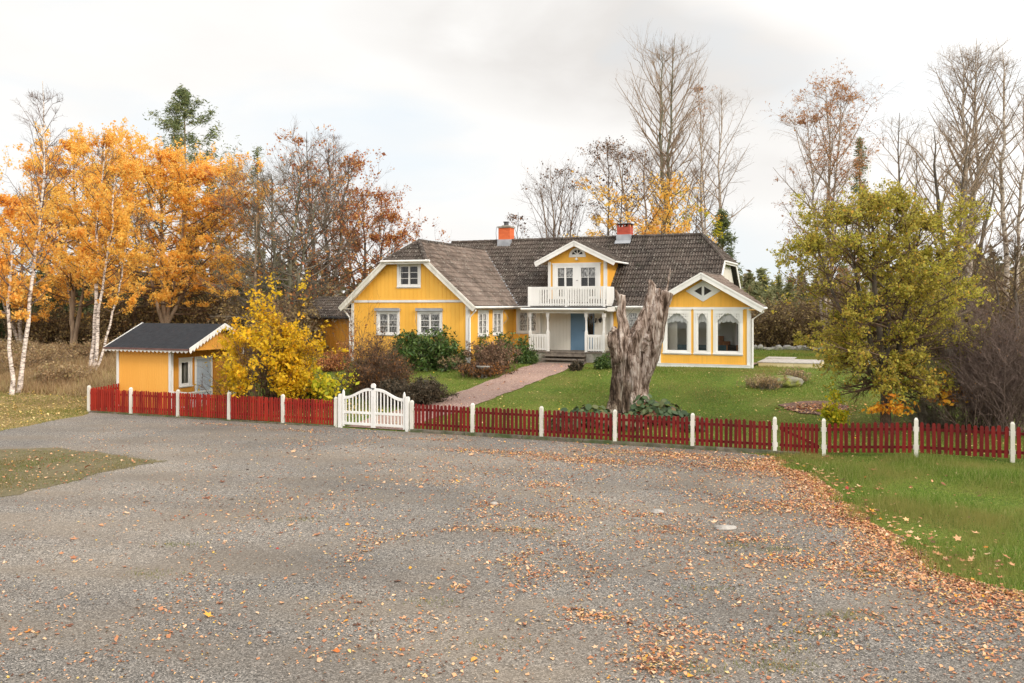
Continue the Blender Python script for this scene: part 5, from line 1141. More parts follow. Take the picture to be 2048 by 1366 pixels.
# ------------------------------------------------------------------ dead stump
def stump():
    c = gr(1256, 822); Z = c[1]; base = np.array([c[0], c[1], float(gz(*c))])
    def P(px, py, dy=0): v = at(px, py, Z+dy); return v-Vector(base)
    root = empty('tree_stump', tuple(base), 0, 'tall weathered broken tree stump with bare limbs in front of the house', 'stump')
    m = MB()
    def limb(pts, rs, n=14, jit=.0):
        Pp = cat([list(p) for p in pts], 4); Rr = cat([[r] for r in rs], 4)[:,0]; m.tube([Vector(p) for p in Pp], list(map(float, Rr)), n)
    px2m = Z/F
    # main butt and roots
    limb([P(1256,850),P(1254,815),P(1252,770),P(1250,730),P(1244,695),P(1246,655),P(1243,620),P(1242,590)], [.74,.47,.36,.34,.33,.21,.17,.15], 18)
    limb([P(1226,838,-.2),P(1230,800,-.15),P(1232,760,-.1),P(1234,720),P(1236,690),P(1242,655)], [.42,.25,.20,.22,.24,.16], 12)
    limb([P(1292,845,-.15),P(1288,812,-.1),P(1284,775),P(1290,740),P(1302,700,.05),P(1308,655,.05),P(1318,615,.05),P(1329,582,.05)], [.36,.27,.25,.30,.38,.39,.38,.33], 16)
    limb([P(1268,845,-.3),P(1267,805,-.25),P(1271,760,-.2),P(1262,720,-.1),P(1268,690),P(1282,652),P(1297,610),P(1306,568,.0)], [.3,.26,.22,.34,.36,.27,.17,.13], 12)
    limb([P(1284,700,-.1),P(1296,680,-.2),P(1304,660,-.15)], [.2,.18,.14], 10)
    limb([P(1238,725,-.25),P(1226,690,-.3),P(1224,668,-.25),P(1230,655,-.1)], [.16,.18,.15,.08], 10)      # burr on the left
    limb([P(1326,600),P(1334,575),P(1339,548),P(1341,536)], [.14,.055,.03,.012], 8)
    limb([P(1238,600),P(1234,588),P(1231,580)], [.1,.06,.03], 8)
    limb([P(1306,572),P(1300,564),P(1296,562)], [.14,.10,.05], 8)
    limb([P(1240,830,-.5),P(1236,848,-.9)], [.2,.08], 8); limb([P(1300,838,-.3),P(1316,848,-.6)], [.18,.06], 8)
    me = bpy.data.meshes.new('tmp'); me.from_pydata(m.v, [], m.f); o = bpy.data.objects.new('trunk', me); COL.objects.link(o)
    md = o.modifiers.new('r','REMESH'); md.mode = 'VOXEL'; md.voxel_size = .024
    dg = bpy.context.evaluated_depsgraph_get(); e = o.evaluated_get(dg); me2 = bpy.data.meshes.new_from_object(e)
    bpy.data.objects.remove(o)
    n = len(me2.vertices); co_ = np.empty(n*3, np.float32); me2.vertices.foreach_get('co', co_); co_ = co_.reshape(-1,3); no = np.empty(n*3, np.float32); me2.vertices.foreach_get('normal', no); no = no.reshape(-1,3)
    hgt = co_[:,2].max(); d = np.zeros(n)
    for i in range(n):
        x, y, z = map(float, co_[i]); s = mnoise.noise((x*6.5+z*.35, y*6.5, z*.55)); s2 = mnoise.noise((x*15+z*.5, y*15, z*1.3+5)); s3 = mnoise.noise((x*3,y*3,z*1.6+9)); s4 = mnoise.noise((x*30,y*30,z*8))
        bk = max(0,min(1,.9-x*1.6-z*.25)); d[i] = -(.03+.03*bk)*(1-min(1,abs(s)*3.2))+(.012+.03*bk)*s2+.05*s3+.013*s4
    co_ = co_+no*d[:,None]
    top = co_[:,2] > 0
    me2.vertices.foreach_set('co', co_.ravel().astype(np.float32)); me2.update()
    for p in me2.polygons: p.use_smooth = True
    mt, Nn, Ln, Pb = newmat('weathered_dead_wood')
    t = Nn.new('ShaderNodeTexCoord'); mp_ = Nn.new('ShaderNodeMapping'); mp_.inputs['Scale'].default_value = (1,1,.26); Ln.new(t.outputs['Object'], mp_.inputs[0])
    a = Nn.new('ShaderNodeTexNoise'); a.inputs['Scale'].default_value = 5.5; a.inputs['Distortion'].default_value = .6; a.inputs['Detail'].default_value = 9; a.inputs['Roughness'].default_value = .7; Ln.new(mp_.outputs[0], a.inputs['Vector'])
    r1 = ramp(Nn, [(.34,(.03,.018,.012)),(.43,(.14,.095,.07)),(.51,(.33,.25,.205)),(.63,(.56,.48,.42))]); Ln.new(a.outputs['Fac'], r1.inputs[0])
    r2 = ramp(Nn, [(.36,(.02,.013,.009)),(.46,(.08,.055,.038)),(.56,(.20,.15,.11)),(.66,(.38,.34,.27))]); Ln.new(a.outputs['Fac'], r2.inputs[0])
    # bark clings to the left butt and foot, bare pale wood elsewhere
    sp = Nn.new('ShaderNodeSeparateXYZ'); Ln.new(t.outputs['Object'], sp.inputs[0])
    b2 = Nn.new('ShaderNodeTexNoise'); b2.inputs['Scale'].default_value = 1.6; b2.inputs['Detail'].default_value = 5; Ln.new(t.outputs['Object'], b2.inputs['Vector'])
    def mth(op, x, y, cl=False):
        q = Nn.new('ShaderNodeMath'); q.operation = op; q.use_clamp = cl
        for i, v in enumerate((x,y)):
            if isinstance(v,(int,float)): q.inputs[i].default_value = v
            else: Ln.new(v, q.inputs[i])
        return q.outputs[0]
    k = mth('ADD', mth('MULTIPLY', sp.outputs['X'], 1.6), mth('MULTIPLY', sp.outputs['Z'], .42)); k = mth('ADD', k, mth('MULTIPLY', mth('SUBTRACT', b2.outputs['Fac'], .5), 3.4)); k = mth('MULTIPLY', mth('SUBTRACT', k, .02), 2.0, True)
    x = Nn.new('ShaderNodeMix'); x.data_type = 'RGBA'; Ln.new(k, x.inputs['Factor']); Ln.new(r2.outputs[0], x.inputs['A']); Ln.new(r1.outputs[0], x.inputs['B'])
    mc = Nn.new('ShaderNodeMapping'); mc.inputs['Scale'].default_value = (1,1,.09); Ln.new(t.outputs['Object'], mc.inputs[0])
    vc = Nn.new('ShaderNodeTexVoronoi'); vc.feature = 'DISTANCE_TO_EDGE'; vc.inputs['Scale'].default_value = 7.5
    nw = Nn.new('ShaderNodeTexNoise'); nw.inputs['Scale'].default_value = 3; nw.inputs['Detail'].default_value = 5; Ln.new(mc.outputs[0], nw.inputs['Vector'])
    va = Nn.new('ShaderNodeVectorMath'); va.operation = 'ADD'; Ln.new(mc.outputs[0], va.inputs[0]); vs2 = Nn.new('ShaderNodeVectorMath'); vs2.operation = 'SCALE'; vs2.inputs['Scale'].default_value = .35; Ln.new(nw.outputs['Color'], vs2.inputs[0]); Ln.new(vs2.outputs[0], va.inputs[1]); Ln.new(va.outputs[0], vc.inputs['Vector'])
    rc = ramp(Nn, [(0,(.14,.11,.09)),(.035,(.6,.56,.52)),(.09,(1,1,1))]); Ln.new(vc.outputs['Distance'], rc.inputs[0])
    xc = Nn.new('ShaderNodeMix'); xc.data_type = 'RGBA'; xc.blend_type = 'MULTIPLY'; xc.inputs['Factor'].default_value = .85; Ln.new(x.outputs['Result'], xc.inputs['A']); Ln.new(rc.outputs[0], xc.inputs['B']); x = xc
    Ln.new(x.outputs['Result'], Pb.inputs['Base Color']); Pb.inputs['Roughness'].default_value = .95; Pb.inputs['Specular IOR Level'].default_value = .15
    bp = Nn.new('ShaderNodeBump'); bp.inputs['Strength'].default_value = 1; bp.inputs['Distance'].default_value = .05; Ln.new(a.outputs['Fac'], bp.inputs['Height']); Ln.new(bp.outputs[0], Pb.inputs['Normal'])
    link('trunk', me2, mt, root)
    rng = np.random.default_rng(9); st = np.array([[*P(1333,560)],[*P(1250,640)],[*P(1238,600)],[*P(1310,640)]]); st = np.repeat(st,[5,2,3,2],0); n = len(st)
    dd = unit(rng.normal(size=(n,3))+np.array([0.2,0,1.0])); P1,D1,R1 = grow_paths(rng, st, dd, rng.uniform(.3,.9,n), np.full(n,.012), 5, .3, .3); V_,F_ = tubes(P1,R1,4); npmesh('twigs', V_, [F_], M['twig_grey'], root)
    return c
SC_ = stump()
# ------------------------------------------------------------------ trees: left
def keep(fr, seed=0, sc=1.2, th=-.2):
    return lambda C, Hh, Wd, rng: (rng.random(len(C)) < fr) & clumpnoise(C, sc, th, seed)
tree('birch_tree','slender leaning white birch at the far left with a bare purplish top','birch',30,40,165,90,11,basepy=787,stems=[(92,165,1)],crown0=.28,r0=.09,n1=34,n2=7,n3=6,el=(30,62),bark='birch',twig='twig_purple',leaf='lf_gold',lsize=.11,nleaf=5,lmask=lambda C,Hh,Wd,r: (C[:,2] < Hh*.62)&(r.random(len(C)) < .75),droop3=.6)
tree('birch_tree','straight white birch stem at the far left edge','birch',20,40,380,60,12,basepy=790,stems=[(20,385,1)],crown0=.35,r0=.085,n1=24,n2=7,n3=5,el=(25,60),bark='birch',twig='twig_purple',leaf='lf_gold',lsize=.11,nleaf=7,droop3=.5,lmask=keep(.8,4))
tree('birch_tree','forked white birch leaning behind the shed roof','birch',188,44,300,95,13,basepy=745,stems=[(205,285,1),(232,320,.8),(262,430,.55)],crown0=.34,r0=.105,n1=26,n2=7,n3=6,el=(15,60),bark='birch',twig='twig_brown',leaf='lf_orange',lsize=.095,nleaf=12,droop3=.3,lmask=keep(.9,5,1.0,-.45))
tree('maple_tree','broad glowing orange maple behind the shed','maple',330,54,305,165,21,stems=[(318,300,1),(390,335,1),(440,400,.8),(262,330,.7)],fork=.18,crown0=.25,prof='round',r0=.17,n1=24,n2=8,n3=7,el=(-5,60),trop=.35,bark='bark_warm',twig='twig_brown',leaf='lf_orange',lsize=.105,nleaf=24,lmask=lambda C,Hh,Wd,r: (C[:,2] > Hh*(.30+.0*C[:,0]))&clumpnoise(C,1.2,-.66,3))
tree('maple_tree','orange maple crown in the gap left of the forked birch','maple',150,56,265,120,22,stems=[(150,280,1),(205,262,.9),(105,330,.8)],crown0=.2,prof='round',r0=.15,n1=22,n2=8,n3=6,el=(0,60),bark='bark_warm',twig='twig_brown',leaf='lf_orange',lsize=.105,nleaf=17,lmask=lambda C,Hh,Wd,r: (C[:,2] > Hh*.25)&clumpnoise(C,1.2,-.45,8))
tree('birch_tree','golden leafed birch crown at the left picture edge','birch',45,58,395,110,23,stems=[(40,395,1),(-20,420,.8),(95,430,.7)],crown0=.2,prof='round',r0=.13,n1=20,n2=8,n3=6,el=(0,55),bark='birch_dim',twig='twig_brown',leaf='lf_gold',lsize=.115,nleaf=13,lmask=lambda C,Hh,Wd,r: (C[:,2] > Hh*.2)&clumpnoise(C,1.2,-.35,9))
conifer('pine_tree','tall green pine rising above the orange maple','pine',367,68,182,150,31,crown0=.45,leaf='lf_pine',n1=50,el=(-8,46),gap=.5,clump=.5,per=34,ls=.26,prof='cone')
conifer('pine_tree','half hidden dark pine between the orange and rust trees','pine',420,66,335,60,32,crown0=.3,leaf='lf_pine',n1=30,el=(0,40),gap=.4,clump=.5,per=20,ls=.24)
tree('birch_tree','pale orange birch top between the maple and the rust tree','birch',462,62,325,48,24,crown0=.3,r0=.1,n1=30,n2=7,n3=5,el=(35,65),bark='birch_dim',twig='twig_brown',leaf='lf_pale',lsize=.14,nleaf=7,droop3=.8,lmask=keep(.75,6))
conifer('pine_tree','thin sparse pine left of the rust leaved trees','pine',518,60,295,58,33,crown0=.2,leaf='lf_pine',n1=38,el=(5,45),gap=.5,clump=.4,per=10,ls=.2)
tree('lichen_tree','large grey lichened tree nearly bare with scattered rust leaves','tree',560,52,330,150,41,stems=[(540,345,1),(600,320,1),(640,360,.8),(500,400,.6)],crown0=.12,prof='round',r0=.16,n1=26,n2=9,n3=8,el=(-5,60),trop=.4,bark='bark_green',twig='twig_grey',leaf='lf_rust',lsize=.12,nleaf=2,lmask=keep(.45,3,1.1,.0),rmin=.012,lvl3r=.008)
tree('oak_tree','rust red leaved tree rising beside the left gable','tree',640,58,262,125,42,stems=[(612,262,1),(660,285,1),(700,310,.9),(585,330,.6)],crown0=.25,prof='tall',r0=.16,n1=24,n2=8,n3=6,el=(20,66),bark='bark',twig='twig_brown',leaf='lf_rust',lsize=.13,nleaf=4,lmask=keep(.8,7,1.0,.1))
tree('oak_tree','rust orange bushy tree directly behind the left gable roof','tree',735,62,395,110,43,stems=[(725,380,1),(770,430,.9),(690,400,.8),(790,470,.6)],crown0=.15,prof='round',r0=.14,n1=22,n2=8,n3=7,el=(0,60),bark='bark',twig='twig_brown',leaf='lf_rust',lsize=.13,nleaf=7,lmask=keep(.85,8,1.0,-.1))
tree('birch_tree','bare pale birch top above the rust tree','birch',668,75,255,40,44,crown0=.45,r0=.1,n1=26,n2=7,n3=6,el=(40,68),bark='birch_dim',twig='twig_purple')
# ------------------------------------------------------------------ trees behind the house
tree('aspen_tree','very tall bare twin stemmed tree behind the house roof','tree',1335,66,45,105,51,stems=[(1322,80,1),(1352,64,.9)],crown0=.33,prof='lens',r0=.24,n1=42,n2=8,n3=4,el=(28,62),trop=.75,jit=.09,bark='bark_green',twig='twig_tan',ang=36,rmin=.009,lvl3r=.005)
tree('birch_tree','bare birch with brownish drooping twigs right of the tall twin stemmed tree','birch',1398,68,150,52,52,crown0=.3,prof='tall',r0=.14,n1=32,n2=7,n3=5,el=(36,68),bark='birch_dim',twig='twig_tan',leaf='lf_russet',lsize=.07,nleaf=2,droop3=1.0,lmask=lambda C,Hh,Wd,r:(C[:,2] > Hh*.8))
tree('birch_tree','open bare birch at the right end of the house roof','birch',1428,70,180,85,53,stems=[(1440,180,1),(1412,200,.7)],crown0=.25,prof='round',r0=.14,n1=30,n2=7,n3=4,el=(26,62),bark='birch_dim',twig='twig_tan',droop3=.8)
tree('maple_tree','golden orange half bare maple behind the roof ridge','maple',1300,58,285,120,54,stems=[(1290,300,1),(1235,290,.9),(1350,300,.9),(1390,330,.7)],crown0=.2,prof='round',r0=.13,n1=20,n2=8,n3=6,el=(5,60),bark='bark_warm',twig='twig_brown',leaf='lf_orange',lsize=.13,nleaf=12,lmask=lambda C,Hh,Wd,r: clumpnoise(C,.9,-.3,5)&(C[:,2] < Hh*.86)&(r.random(len(C)) < .95-.7*(C[:,2]/Hh)))
tree('alder_tree','thin tree with small dark leaves left of the red chimney','tree',1225,60,275,75,55,stems=[(1215,280,1),(1245,300,.7)],crown0=.3,prof='round',r0=.11,n1=24,n2=8,n3=5,el=(20,60),bark='bark',twig='twig_tan',leaf='lf_dark',lsize=.10,nleaf=2)
tree('alder_tree','low green yellow tree behind the ridge near the right chimney','tree',1395,62,380,55,56,crown0=.1,prof='round',r0=.09,n1=22,n2=7,n3=5,el=(10,60),bark='bark',twig='twig_brown',leaf='lf_ygreen',lsize=.15,nleaf=5,lmask=keep(.6,12,1,0))
tree('alder_tree','bare multi stemmed tree rising behind the middle of the ridge','tree',1115,62,330,80,57,stems=[(1100,335,1),(1130,330,.9),(1150,360,.8),(1080,375,.7)],crown0=.15,prof='vase',r0=.10,n1=18,n2=7,n3=5,el=(40,68),bark='bark_warm',twig='twig_brown',leaf='lf_dark',lsize=.12,nleaf=1,lmask=keep(.4,2,1,0))
tree('alder_tree','small bare tree just right of the orange chimney','tree',1036,62,425,38,58,crown0=.1,prof='round',r0=.07,n1=18,n2=7,n3=4,el=(25,65),bark='bark',twig='twig_purple',leaf='lf_dark',lsize=.10,nleaf=2)
conifer('pine_tree','green pine peeping over the right end of the roof','pine',1448,64,425,58,59,crown0=.25,leaf='lf_pine',n1=36,el=(-5,40),gap=.3,clump=.5,per=26,ls=.25)
# ------------------------------------------------------------------ trees: right
tree('birch_tree','weeping birch with russet catkins above the olive tree','birch',1655,56,155,98,61,stems=[(1650,160,1),(1680,180,.8),(1615,220,.8)],crown0=.2,prof='round',r0=.15,n1=28,n2=8,n3=6,el=(25,62),bark='birch_dim',twig='twig_tan',leaf='lf_russet',lsize=.07,nleaf=9,droop3=2.1,lmask=keep(.85,6,1,-.3))
conifer('pine_tree','small rusty brown pine beside the flagpole','pine',1716,60,275,42,62,crown0=.3,leaf='lf_pine',n1=34,el=(0,40),gap=.3,clump=.4,per=18,ls=.2)
tree('alder_tree','bare grey tree right of the flagpole','tree',1812,50,235,80,63,stems=[(1800,225,1),(1835,300,.7)],crown0=.25,prof='round',r0=.12,n1=24,n2=7,n3=4,el=(25,62),bark='bark',twig='twig_tan')
tree('birch_tree','tallest bare birch at the right with a fine grey crown','birch',1935,48,78,85,64,stems=[(1925,85,1),(1965,95,.9),(1950,78,.6)],crown0=.35,prof='lens',r0=.19,n1=34,n2=8,n3=6,el=(36,66),bark='birch_dim',twig='twig_tan',rmin=.008,lvl3r=.004,droop3=1.1)
tree('alder_tree','bare spreading tree with crooked limbs beneath the tallest birch','tree',1905,44,235,115,65,stems=[(1860,260,1),(1935,240,1),(1990,330,.8)],crown0=.15,prof='round',r0=.2,n1=22,n2=7,n3=4,el=(20,62),jit=.2,bark='bark',twig='twig_tan')
tree('birch_tree','bare birch at the right picture edge','birch',2020,46,95,70,66,stems=[(2012,92,1),(2055,150,.7)],crown0=.35,prof='lens',r0=.16,n1=30,n2=7,n3=5,el=(36,66),bark='birch_dim',twig='twig_tan',rmin=.008,lvl3r=.004,droop3=1.2)
tree('alder_tree','tangled low bare tree at the lower right edge','tree',2030,42,470,110,67,stems=[(2030,470,1),(1985,500,.7)],crown0=.08,prof='round',r0=.12,n1=28,n2=9,n3=7,el=(0,60),jit=.2,bark='bark',twig='twig_brown')
# olive garden tree in front on the right
c = gr(1772, 855)
tree('olive_green_tree','round crowned olive green and yellow tree behind the right fence','tree',1772,c[1],400,150,71,basepy=855,stems=[(1735,392,1),(1785,400,.9),(1840,435,.8),(1680,425,.8),(1630,480,.6),(1880,500,.6)],fork=.18,crown0=.18,prof='round',r0=.13,n1=22,n2=9,n3=7,el=(-16,55),trop=.35,bark='bark',twig='twig_brown',leaf='lf_olive',lsize=.068,nleaf=10,rat2=.45,rmin=.007,lvl3r=.004,lmask=lambda C,Hh,Wd,r: (C[:,2] > Hh*.17+.05*abs(C[:,0]))&clumpnoise(C,1.7,-.62,2))
# ------------------------------------------------------------------ shrubs
def sat(px, py, *a, **k): q = gr(px, py); return q
def sh_(name, label, px, py, radpx, toppy, seed, cat_='shrub', **k):
    q = gr(px, py); Z = q[1]; ht = H+(HZ-toppy)/F*Z-float(gz(*q)); return shrub(name, label, cat_, q[0], q[1], radpx/F*Z, ht, seed, **k)
sh_('yellow_shrub','big bright yellow shrub in front of the shed porch',540,826,88,566,81,nst=60,n2=9,n3=6,el=(38,86),leaf='lf_yellow',lsize=.105,nleaf=9,twig='twig_brown',r0=.022,lmask=lambda C,Hh,R,r: clumpnoise(C,1.7,-.5,4)&(C[:,2] > .5+.25*r.random(len(C))),jit=.12)
sh_('yellow_shrub','yellow branches spreading low beside the shed railing',470,822,60,640,82,nst=22,n2=8,n3=5,el=(40,85),leaf='lf_yellow',lsize=.095,nleaf=3,lmask=keep(.8,3,2,-.1))
sh_('seedling_maple','small yellow green maple sapling behind the fence beside the white gate',650,822,36,690,83,'sapling',nst=9,n2=6,n3=4,el=(55,88),leaf='lf_ygreen',lsize=.13,nleaf=5,base=.1)
sh_('brown_shrub','dense dark brown leafless shrub in front of the left gable',754,790,70,664,84,nst=150,n2=10,n3=6,el=(12,88),twig='twig_brown',leaf='lf_dark',lsize=.05,nleaf=2,r0=.012)
sh_('thin_shrub','thin reddish shrub at the left corner of the gable',695,738,24,655,85,nst=9,n2=7,n3=5,el=(50,88),twig='twig_brown',leaf='lf_rust',lsize=.07,nleaf=2)
sh_('thin_shrub','bare shrub whose twigs reach over the left barge board',715,735,70,545,86,nst=10,n2=6,n3=4,el=(50,85),twig='twig_brown',leaf='lf_dark',lsize=.07,nleaf=1,lmask=keep(.5,1,1,-.3))
for i, (px, py, rp, tp, lb) in enumerate(((868,737,58,668,'round glossy evergreen rhododendron at the right of the gable windows'),(822,728,42,664,'smaller glossy evergreen rhododendron beneath the left gable window'))):
    sh_('rhododendron', lb, px, py, rp, tp, 90+i, nst=90, n2=7, n3=4, el=(5,88), leaf='lf_rhodo', lsize=.14, nleaf=5, lasp=.4, r0=.014, rat=.4)
sh_('juniper_shrub','low spreading bronze juniper beside the path',818,806,78,752,92,nst=170,n2=8,n3=4,el=(6,50),leaf='lf_juniper',lsize=.085,nleaf=6,lasp=.3,r0=.01,squash=(1,.8),rat=.3)
sh_('juniper_shrub','dark green low juniper behind the fence left of the gate',640,808,48,757,93,nst=110,n2=8,n3=4,el=(6,55),leaf='lf_fir',lsize=.085,nleaf=6,lasp=.3,r0=.01,rat=.3)
sh_('mahonia_shrub','bronze green upright evergreen by the gable corner',1003,728,26,655,94,nst=22,n2=7,n3=3,el=(45,88),leaf='lf_rhodo',lsize=.13,nleaf=6,lasp=.4)
sh_('mahonia_shrub','bronze green upright evergreen nearest the gable downpipe',958,728,18,668,95,nst=16,n2=7,n3=3,el=(50,88),leaf='lf_rhodo',lsize=.12,nleaf=5,lasp=.4)
sh_('laurel_shrub','small green laurel beside the left porch railing',1050,728,20,680,96,nst=40,n2=7,n3=3,el=(20,88),leaf='lf_rhodo',lsize=.12,nleaf=6,lasp=.4)
sh_('laurel_shrub','small green bush right of the front steps',1208,738,16,706,97,nst=40,n2=6,n3=3,el=(20,88),leaf='lf_rhodo',lsize=.10,nleaf=6,lasp=.4)
sh_('small_shrub','little green tuft just right of the bottom step',1152,741,13,724,98,nst=30,n2=5,n3=3,el=(20,80),leaf='lf_juniper',lsize=.07,nleaf=6)
sh_('perennial_clump','dry brown perennials left of the path near the steps',985,742,48,680,99,'plant',nst=160,n2=4,n3=0,el=(55,90),twig='twig_brown',leaf='lf_brown',lsize=.07,nleaf=7,rat=.25,base=.9,r0=.007)
sh_('perennial_clump','dry straw coloured plants in front of the rhododendron',905,739,30,706,100,'plant',nst=110,n2=3,n3=0,el=(40,88),twig='twig_grey',leaf='lf_straw',lsize=.06,nleaf=5,rat=.3,base=.9,r0=.006)
sh_('sedum_clump','dark reddish low plants around the stone birdbath',968,752,42,728,101,'plant',nst=150,n2=4,n3=0,el=(30,88),twig='twig_brown',leaf='lf_dark',lsize=.07,nleaf=9,rat=.35,base=1,r0=.007,squash=(1,.6))
sh_('red_shrub','small dark red shrub behind the yellow shrub',662,742,24,698,102,nst=50,n2=7,n3=4,el=(20,85),twig='twig_brown',leaf='lf_rust',lsize=.07,nleaf=3)
sh_('bare_shrub','tall dense leafless brown shrub at the right behind the fence',1985,862,105,618,103,nst=260,n2=10,n3=5,el=(48,89),twig='twig_purple',trop=.4,r0=.012,base=.6,leaf='lf_dark',lsize=.04,nleaf=1,lmask=keep(.3))
sh_('yellow_sapling','small bright yellow green sapling left of the olive tree trunk',1668,862,22,768,104,'sapling',nst=8,n2=6,n3=3,el=(60,88),leaf='lf_ygreen',lsize=.10,nleaf=6,base=.1)
sh_('maple_sapling','low orange yellow maple sapling beside the olive tree trunk',1780,868,50,745,105,'sapling',nst=12,n2=6,n3=3,el=(35,80),leaf='lf_maple',lsize=.12,nleaf=3,lmask=lambda C,Hh,R,r: C[:,2] > .35*Hh)
sh_('maple_sapling','orange leaved maple sapling in front of the bare shrub',1900,862,62,752,106,'sapling',nst=12,n2=6,n3=3,el=(35,80),leaf='lf_maple',lsize=.11,nleaf=3,lmask=lambda C,Hh,R,r: C[:,2] > .5*Hh)
sh_('bare_shrub','low open bare twiggy shrub right of the olive tree',1860,858,60,775,107,nst=60,n2=8,n3=5,el=(20,80),twig='twig_grey')
sh_('grass_tuft','dry grey grass tuft beside the mossy boulder',1532,776,34,750,108,'plant',nst=160,n2=2,n3=0,el=(30,85),twig='twig_grey',leaf='lf_straw',lsize=.06,nleaf=5,base=.9,r0=.005,rat=.4)
sh_('grass_tuft','pale flowering tuft behind the mossy boulder',1590,764,26,735,109,'plant',nst=120,n2=2,n3=0,el=(40,88),twig='twig_grey',leaf='lf_straw',lsize=.06,nleaf=4,base=.9,r0=.005,rat=.4)
# bergenia clumps around the stump and along the fence
for i, (px, py, rp, tp, lb) in enumerate(((1180,850,52,806,'leafy bergenia clump left of the stump foot'),(1330,848,48,800,'leafy bergenia clump right of the stump foot'),(1290,838,30,783,'taller bergenia leaves against the stump right side'),(1130,862,34,818,'small bergenia clump at the fence left of the stump'),(1250,858,46,822,'low bergenia leaves in front of the stump'),(1385,862,28,828,'small bergenia clump at the fence right of the stump'))):
    q = gr(px, py); Z = q[1]; rng = np.random.default_rng(200+i); R_ = rp/F*Z; ht = max(.25, H+(HZ-tp)/F*Z-float(gz(*q))); n = int(260*R_**1.3+60)
    a = rng.random(n)*6.28; rr_ = R_*np.sqrt(rng.random(n)); C = np.stack([np.cos(a)*rr_, np.sin(a)*rr_*.6, ht*(.25+.7*rng.random(n))*(1-.6*(rr_/R_)**2)],1)
    root = empty('bergenia_plant', (q[0],q[1],float(gz(*q))), 0, lb, 'plant', 'bergenia around the stump')
    P0 = C*np.array([.6,.6,0]); P1 = np.stack([P0,(P0+C)/2+np.array([0,0,.03]),C],1); V_,F_ = tubes(P1, np.full((n,3),.006), 3); npmesh('stems', V_, [F_], M['twig_brown'], root)
    nrm = unit(np.stack([np.cos(a)*.5,np.sin(a)*.5-.25,np.full(n,.8)],1)+rng.normal(0,.3,(n,3))); u = unit(np.cross(nrm, rng.normal(size=(n,3)))); v = np.cross(nrm,u); s_ = (.09*(.7+.6*rng.random(n)))[:,None]
    th = np.arange(8)*2*np.pi/8; ring = C[:,None]+s_[:,None]*(np.cos(th)[None,:,None]*u[:,None]*1.15+np.sin(th)[None,:,None]*v[:,None])+nrm[:,None]*(np.abs(np.sin(th))[None,:,None]*.02)
    npmesh('leaves', ring.reshape(-1,3), [np.arange(n*8).reshape(-1,8)], M['lf_bergenia'], root)
# ------------------------------------------------------------------ woodland behind and thickets
SPR = conifer('spruce_tree','dark spruce standing among the left hand forest edge trunks','spruce',60,70,560,40,120,crown0=.05,n1=46,el=(-18,15),per=16,clump=.35,ls=.3,group='dark spruces in the left forest edge')
r_ = random.Random(4)
ORD = ['first','second','third','fourth','fifth','sixth','seventh','eighth','ninth','tenth','eleventh','twelfth','thirteenth','fourteenth','fifteenth','sixteenth','seventeenth','eighteenth','nineteenth','twentieth','twenty-first','twenty-second','twenty-third','twenty-fourth','twenty-fifth','twenty-sixth','twenty-seventh','twenty-eighth','twenty-ninth','thirtieth']
def number(obs, txt):
    for i, o in enumerate(sorted(obs, key=lambda o: o.location.x/o.location.y)): o['label'] = txt % ORD[i]
sprs = [SPR]
for i, (px, Z, s) in enumerate(((5,64,.95),(118,66,.85),(160,72,1.1),(205,64,.8),(245,70,1.0),(292,66,.85),(338,72,1.0),(385,68,.8),(430,72,1.05),(478,70,.9),(-40,60,1.0),(90,80,1.3),(520,66,.9),(560,72,1.1),(610,74,1.0))):
    o = copy_tree(SPR); X = (px-1024)/F*Z; o.location = (X,Z,float(gz(X,Z))); o.rotation_euler = (0,0,r_.random()*6); o.scale = (s*1.2,s*1.2,s); sprs.append(o)
number(sprs,'%s dark spruce from the left in the forest edge behind the shed')
THK = shrub('thicket_shrub','tangled brown leafless thicket shrub behind the garden','shrub',15,62,2.6,3.4,130,nst=90,n2=9,n3=6,el=(15,88),twig='twig_brown',leaf='lf_thicket',lsize=.13,nleaf=2,r0=.02,group='thicket shrubs edging the garden')
thks = [THK]
for i, (px, Z, s) in enumerate(((1490,66,.9),(1540,60,.85),(1580,62,1.1),(1620,58,.9),(1665,60,1.1),(1705,56,.9),(1760,55,1.1),(1810,52,.95),(1860,50,1.0),(1910,48,1.0),(1965,46,.95),(2015,45,1.05),(2060,44,1.1),(1880,58,1.4),(1960,56,1.5),(2030,54,1.5),(1800,62,1.4),(1720,66,1.4),
        (560,50,1.0),(610,54,1.1),(510,52,1.0),(300,60,1.1),(250,58,1.0),(380,58,1.2),(440,56,1.1),(20,62,.8),(80,60,.8),(150,60,.9))):
    o = copy_tree(THK); X = (px-1024)/F*Z; o.location = (X,Z,float(gz(X,Z))-.1); o.rotation_euler = (0,0,r_.random()*6); o.scale = (s,s,s*r_.uniform(.85,1.1)); thks.append(o)
number([o for o in thks if o.location.x < 0],'%s tangled brown thicket shrub from the left, behind shed and yellow shrub'); number([o for o in thks if o.location.x > 0],'%s leafless brown thicket shrub counting from the house end rightwards')
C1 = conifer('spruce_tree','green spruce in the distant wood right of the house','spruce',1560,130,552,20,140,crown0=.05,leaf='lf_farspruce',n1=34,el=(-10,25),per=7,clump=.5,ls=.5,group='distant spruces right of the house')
c1s = [C1]
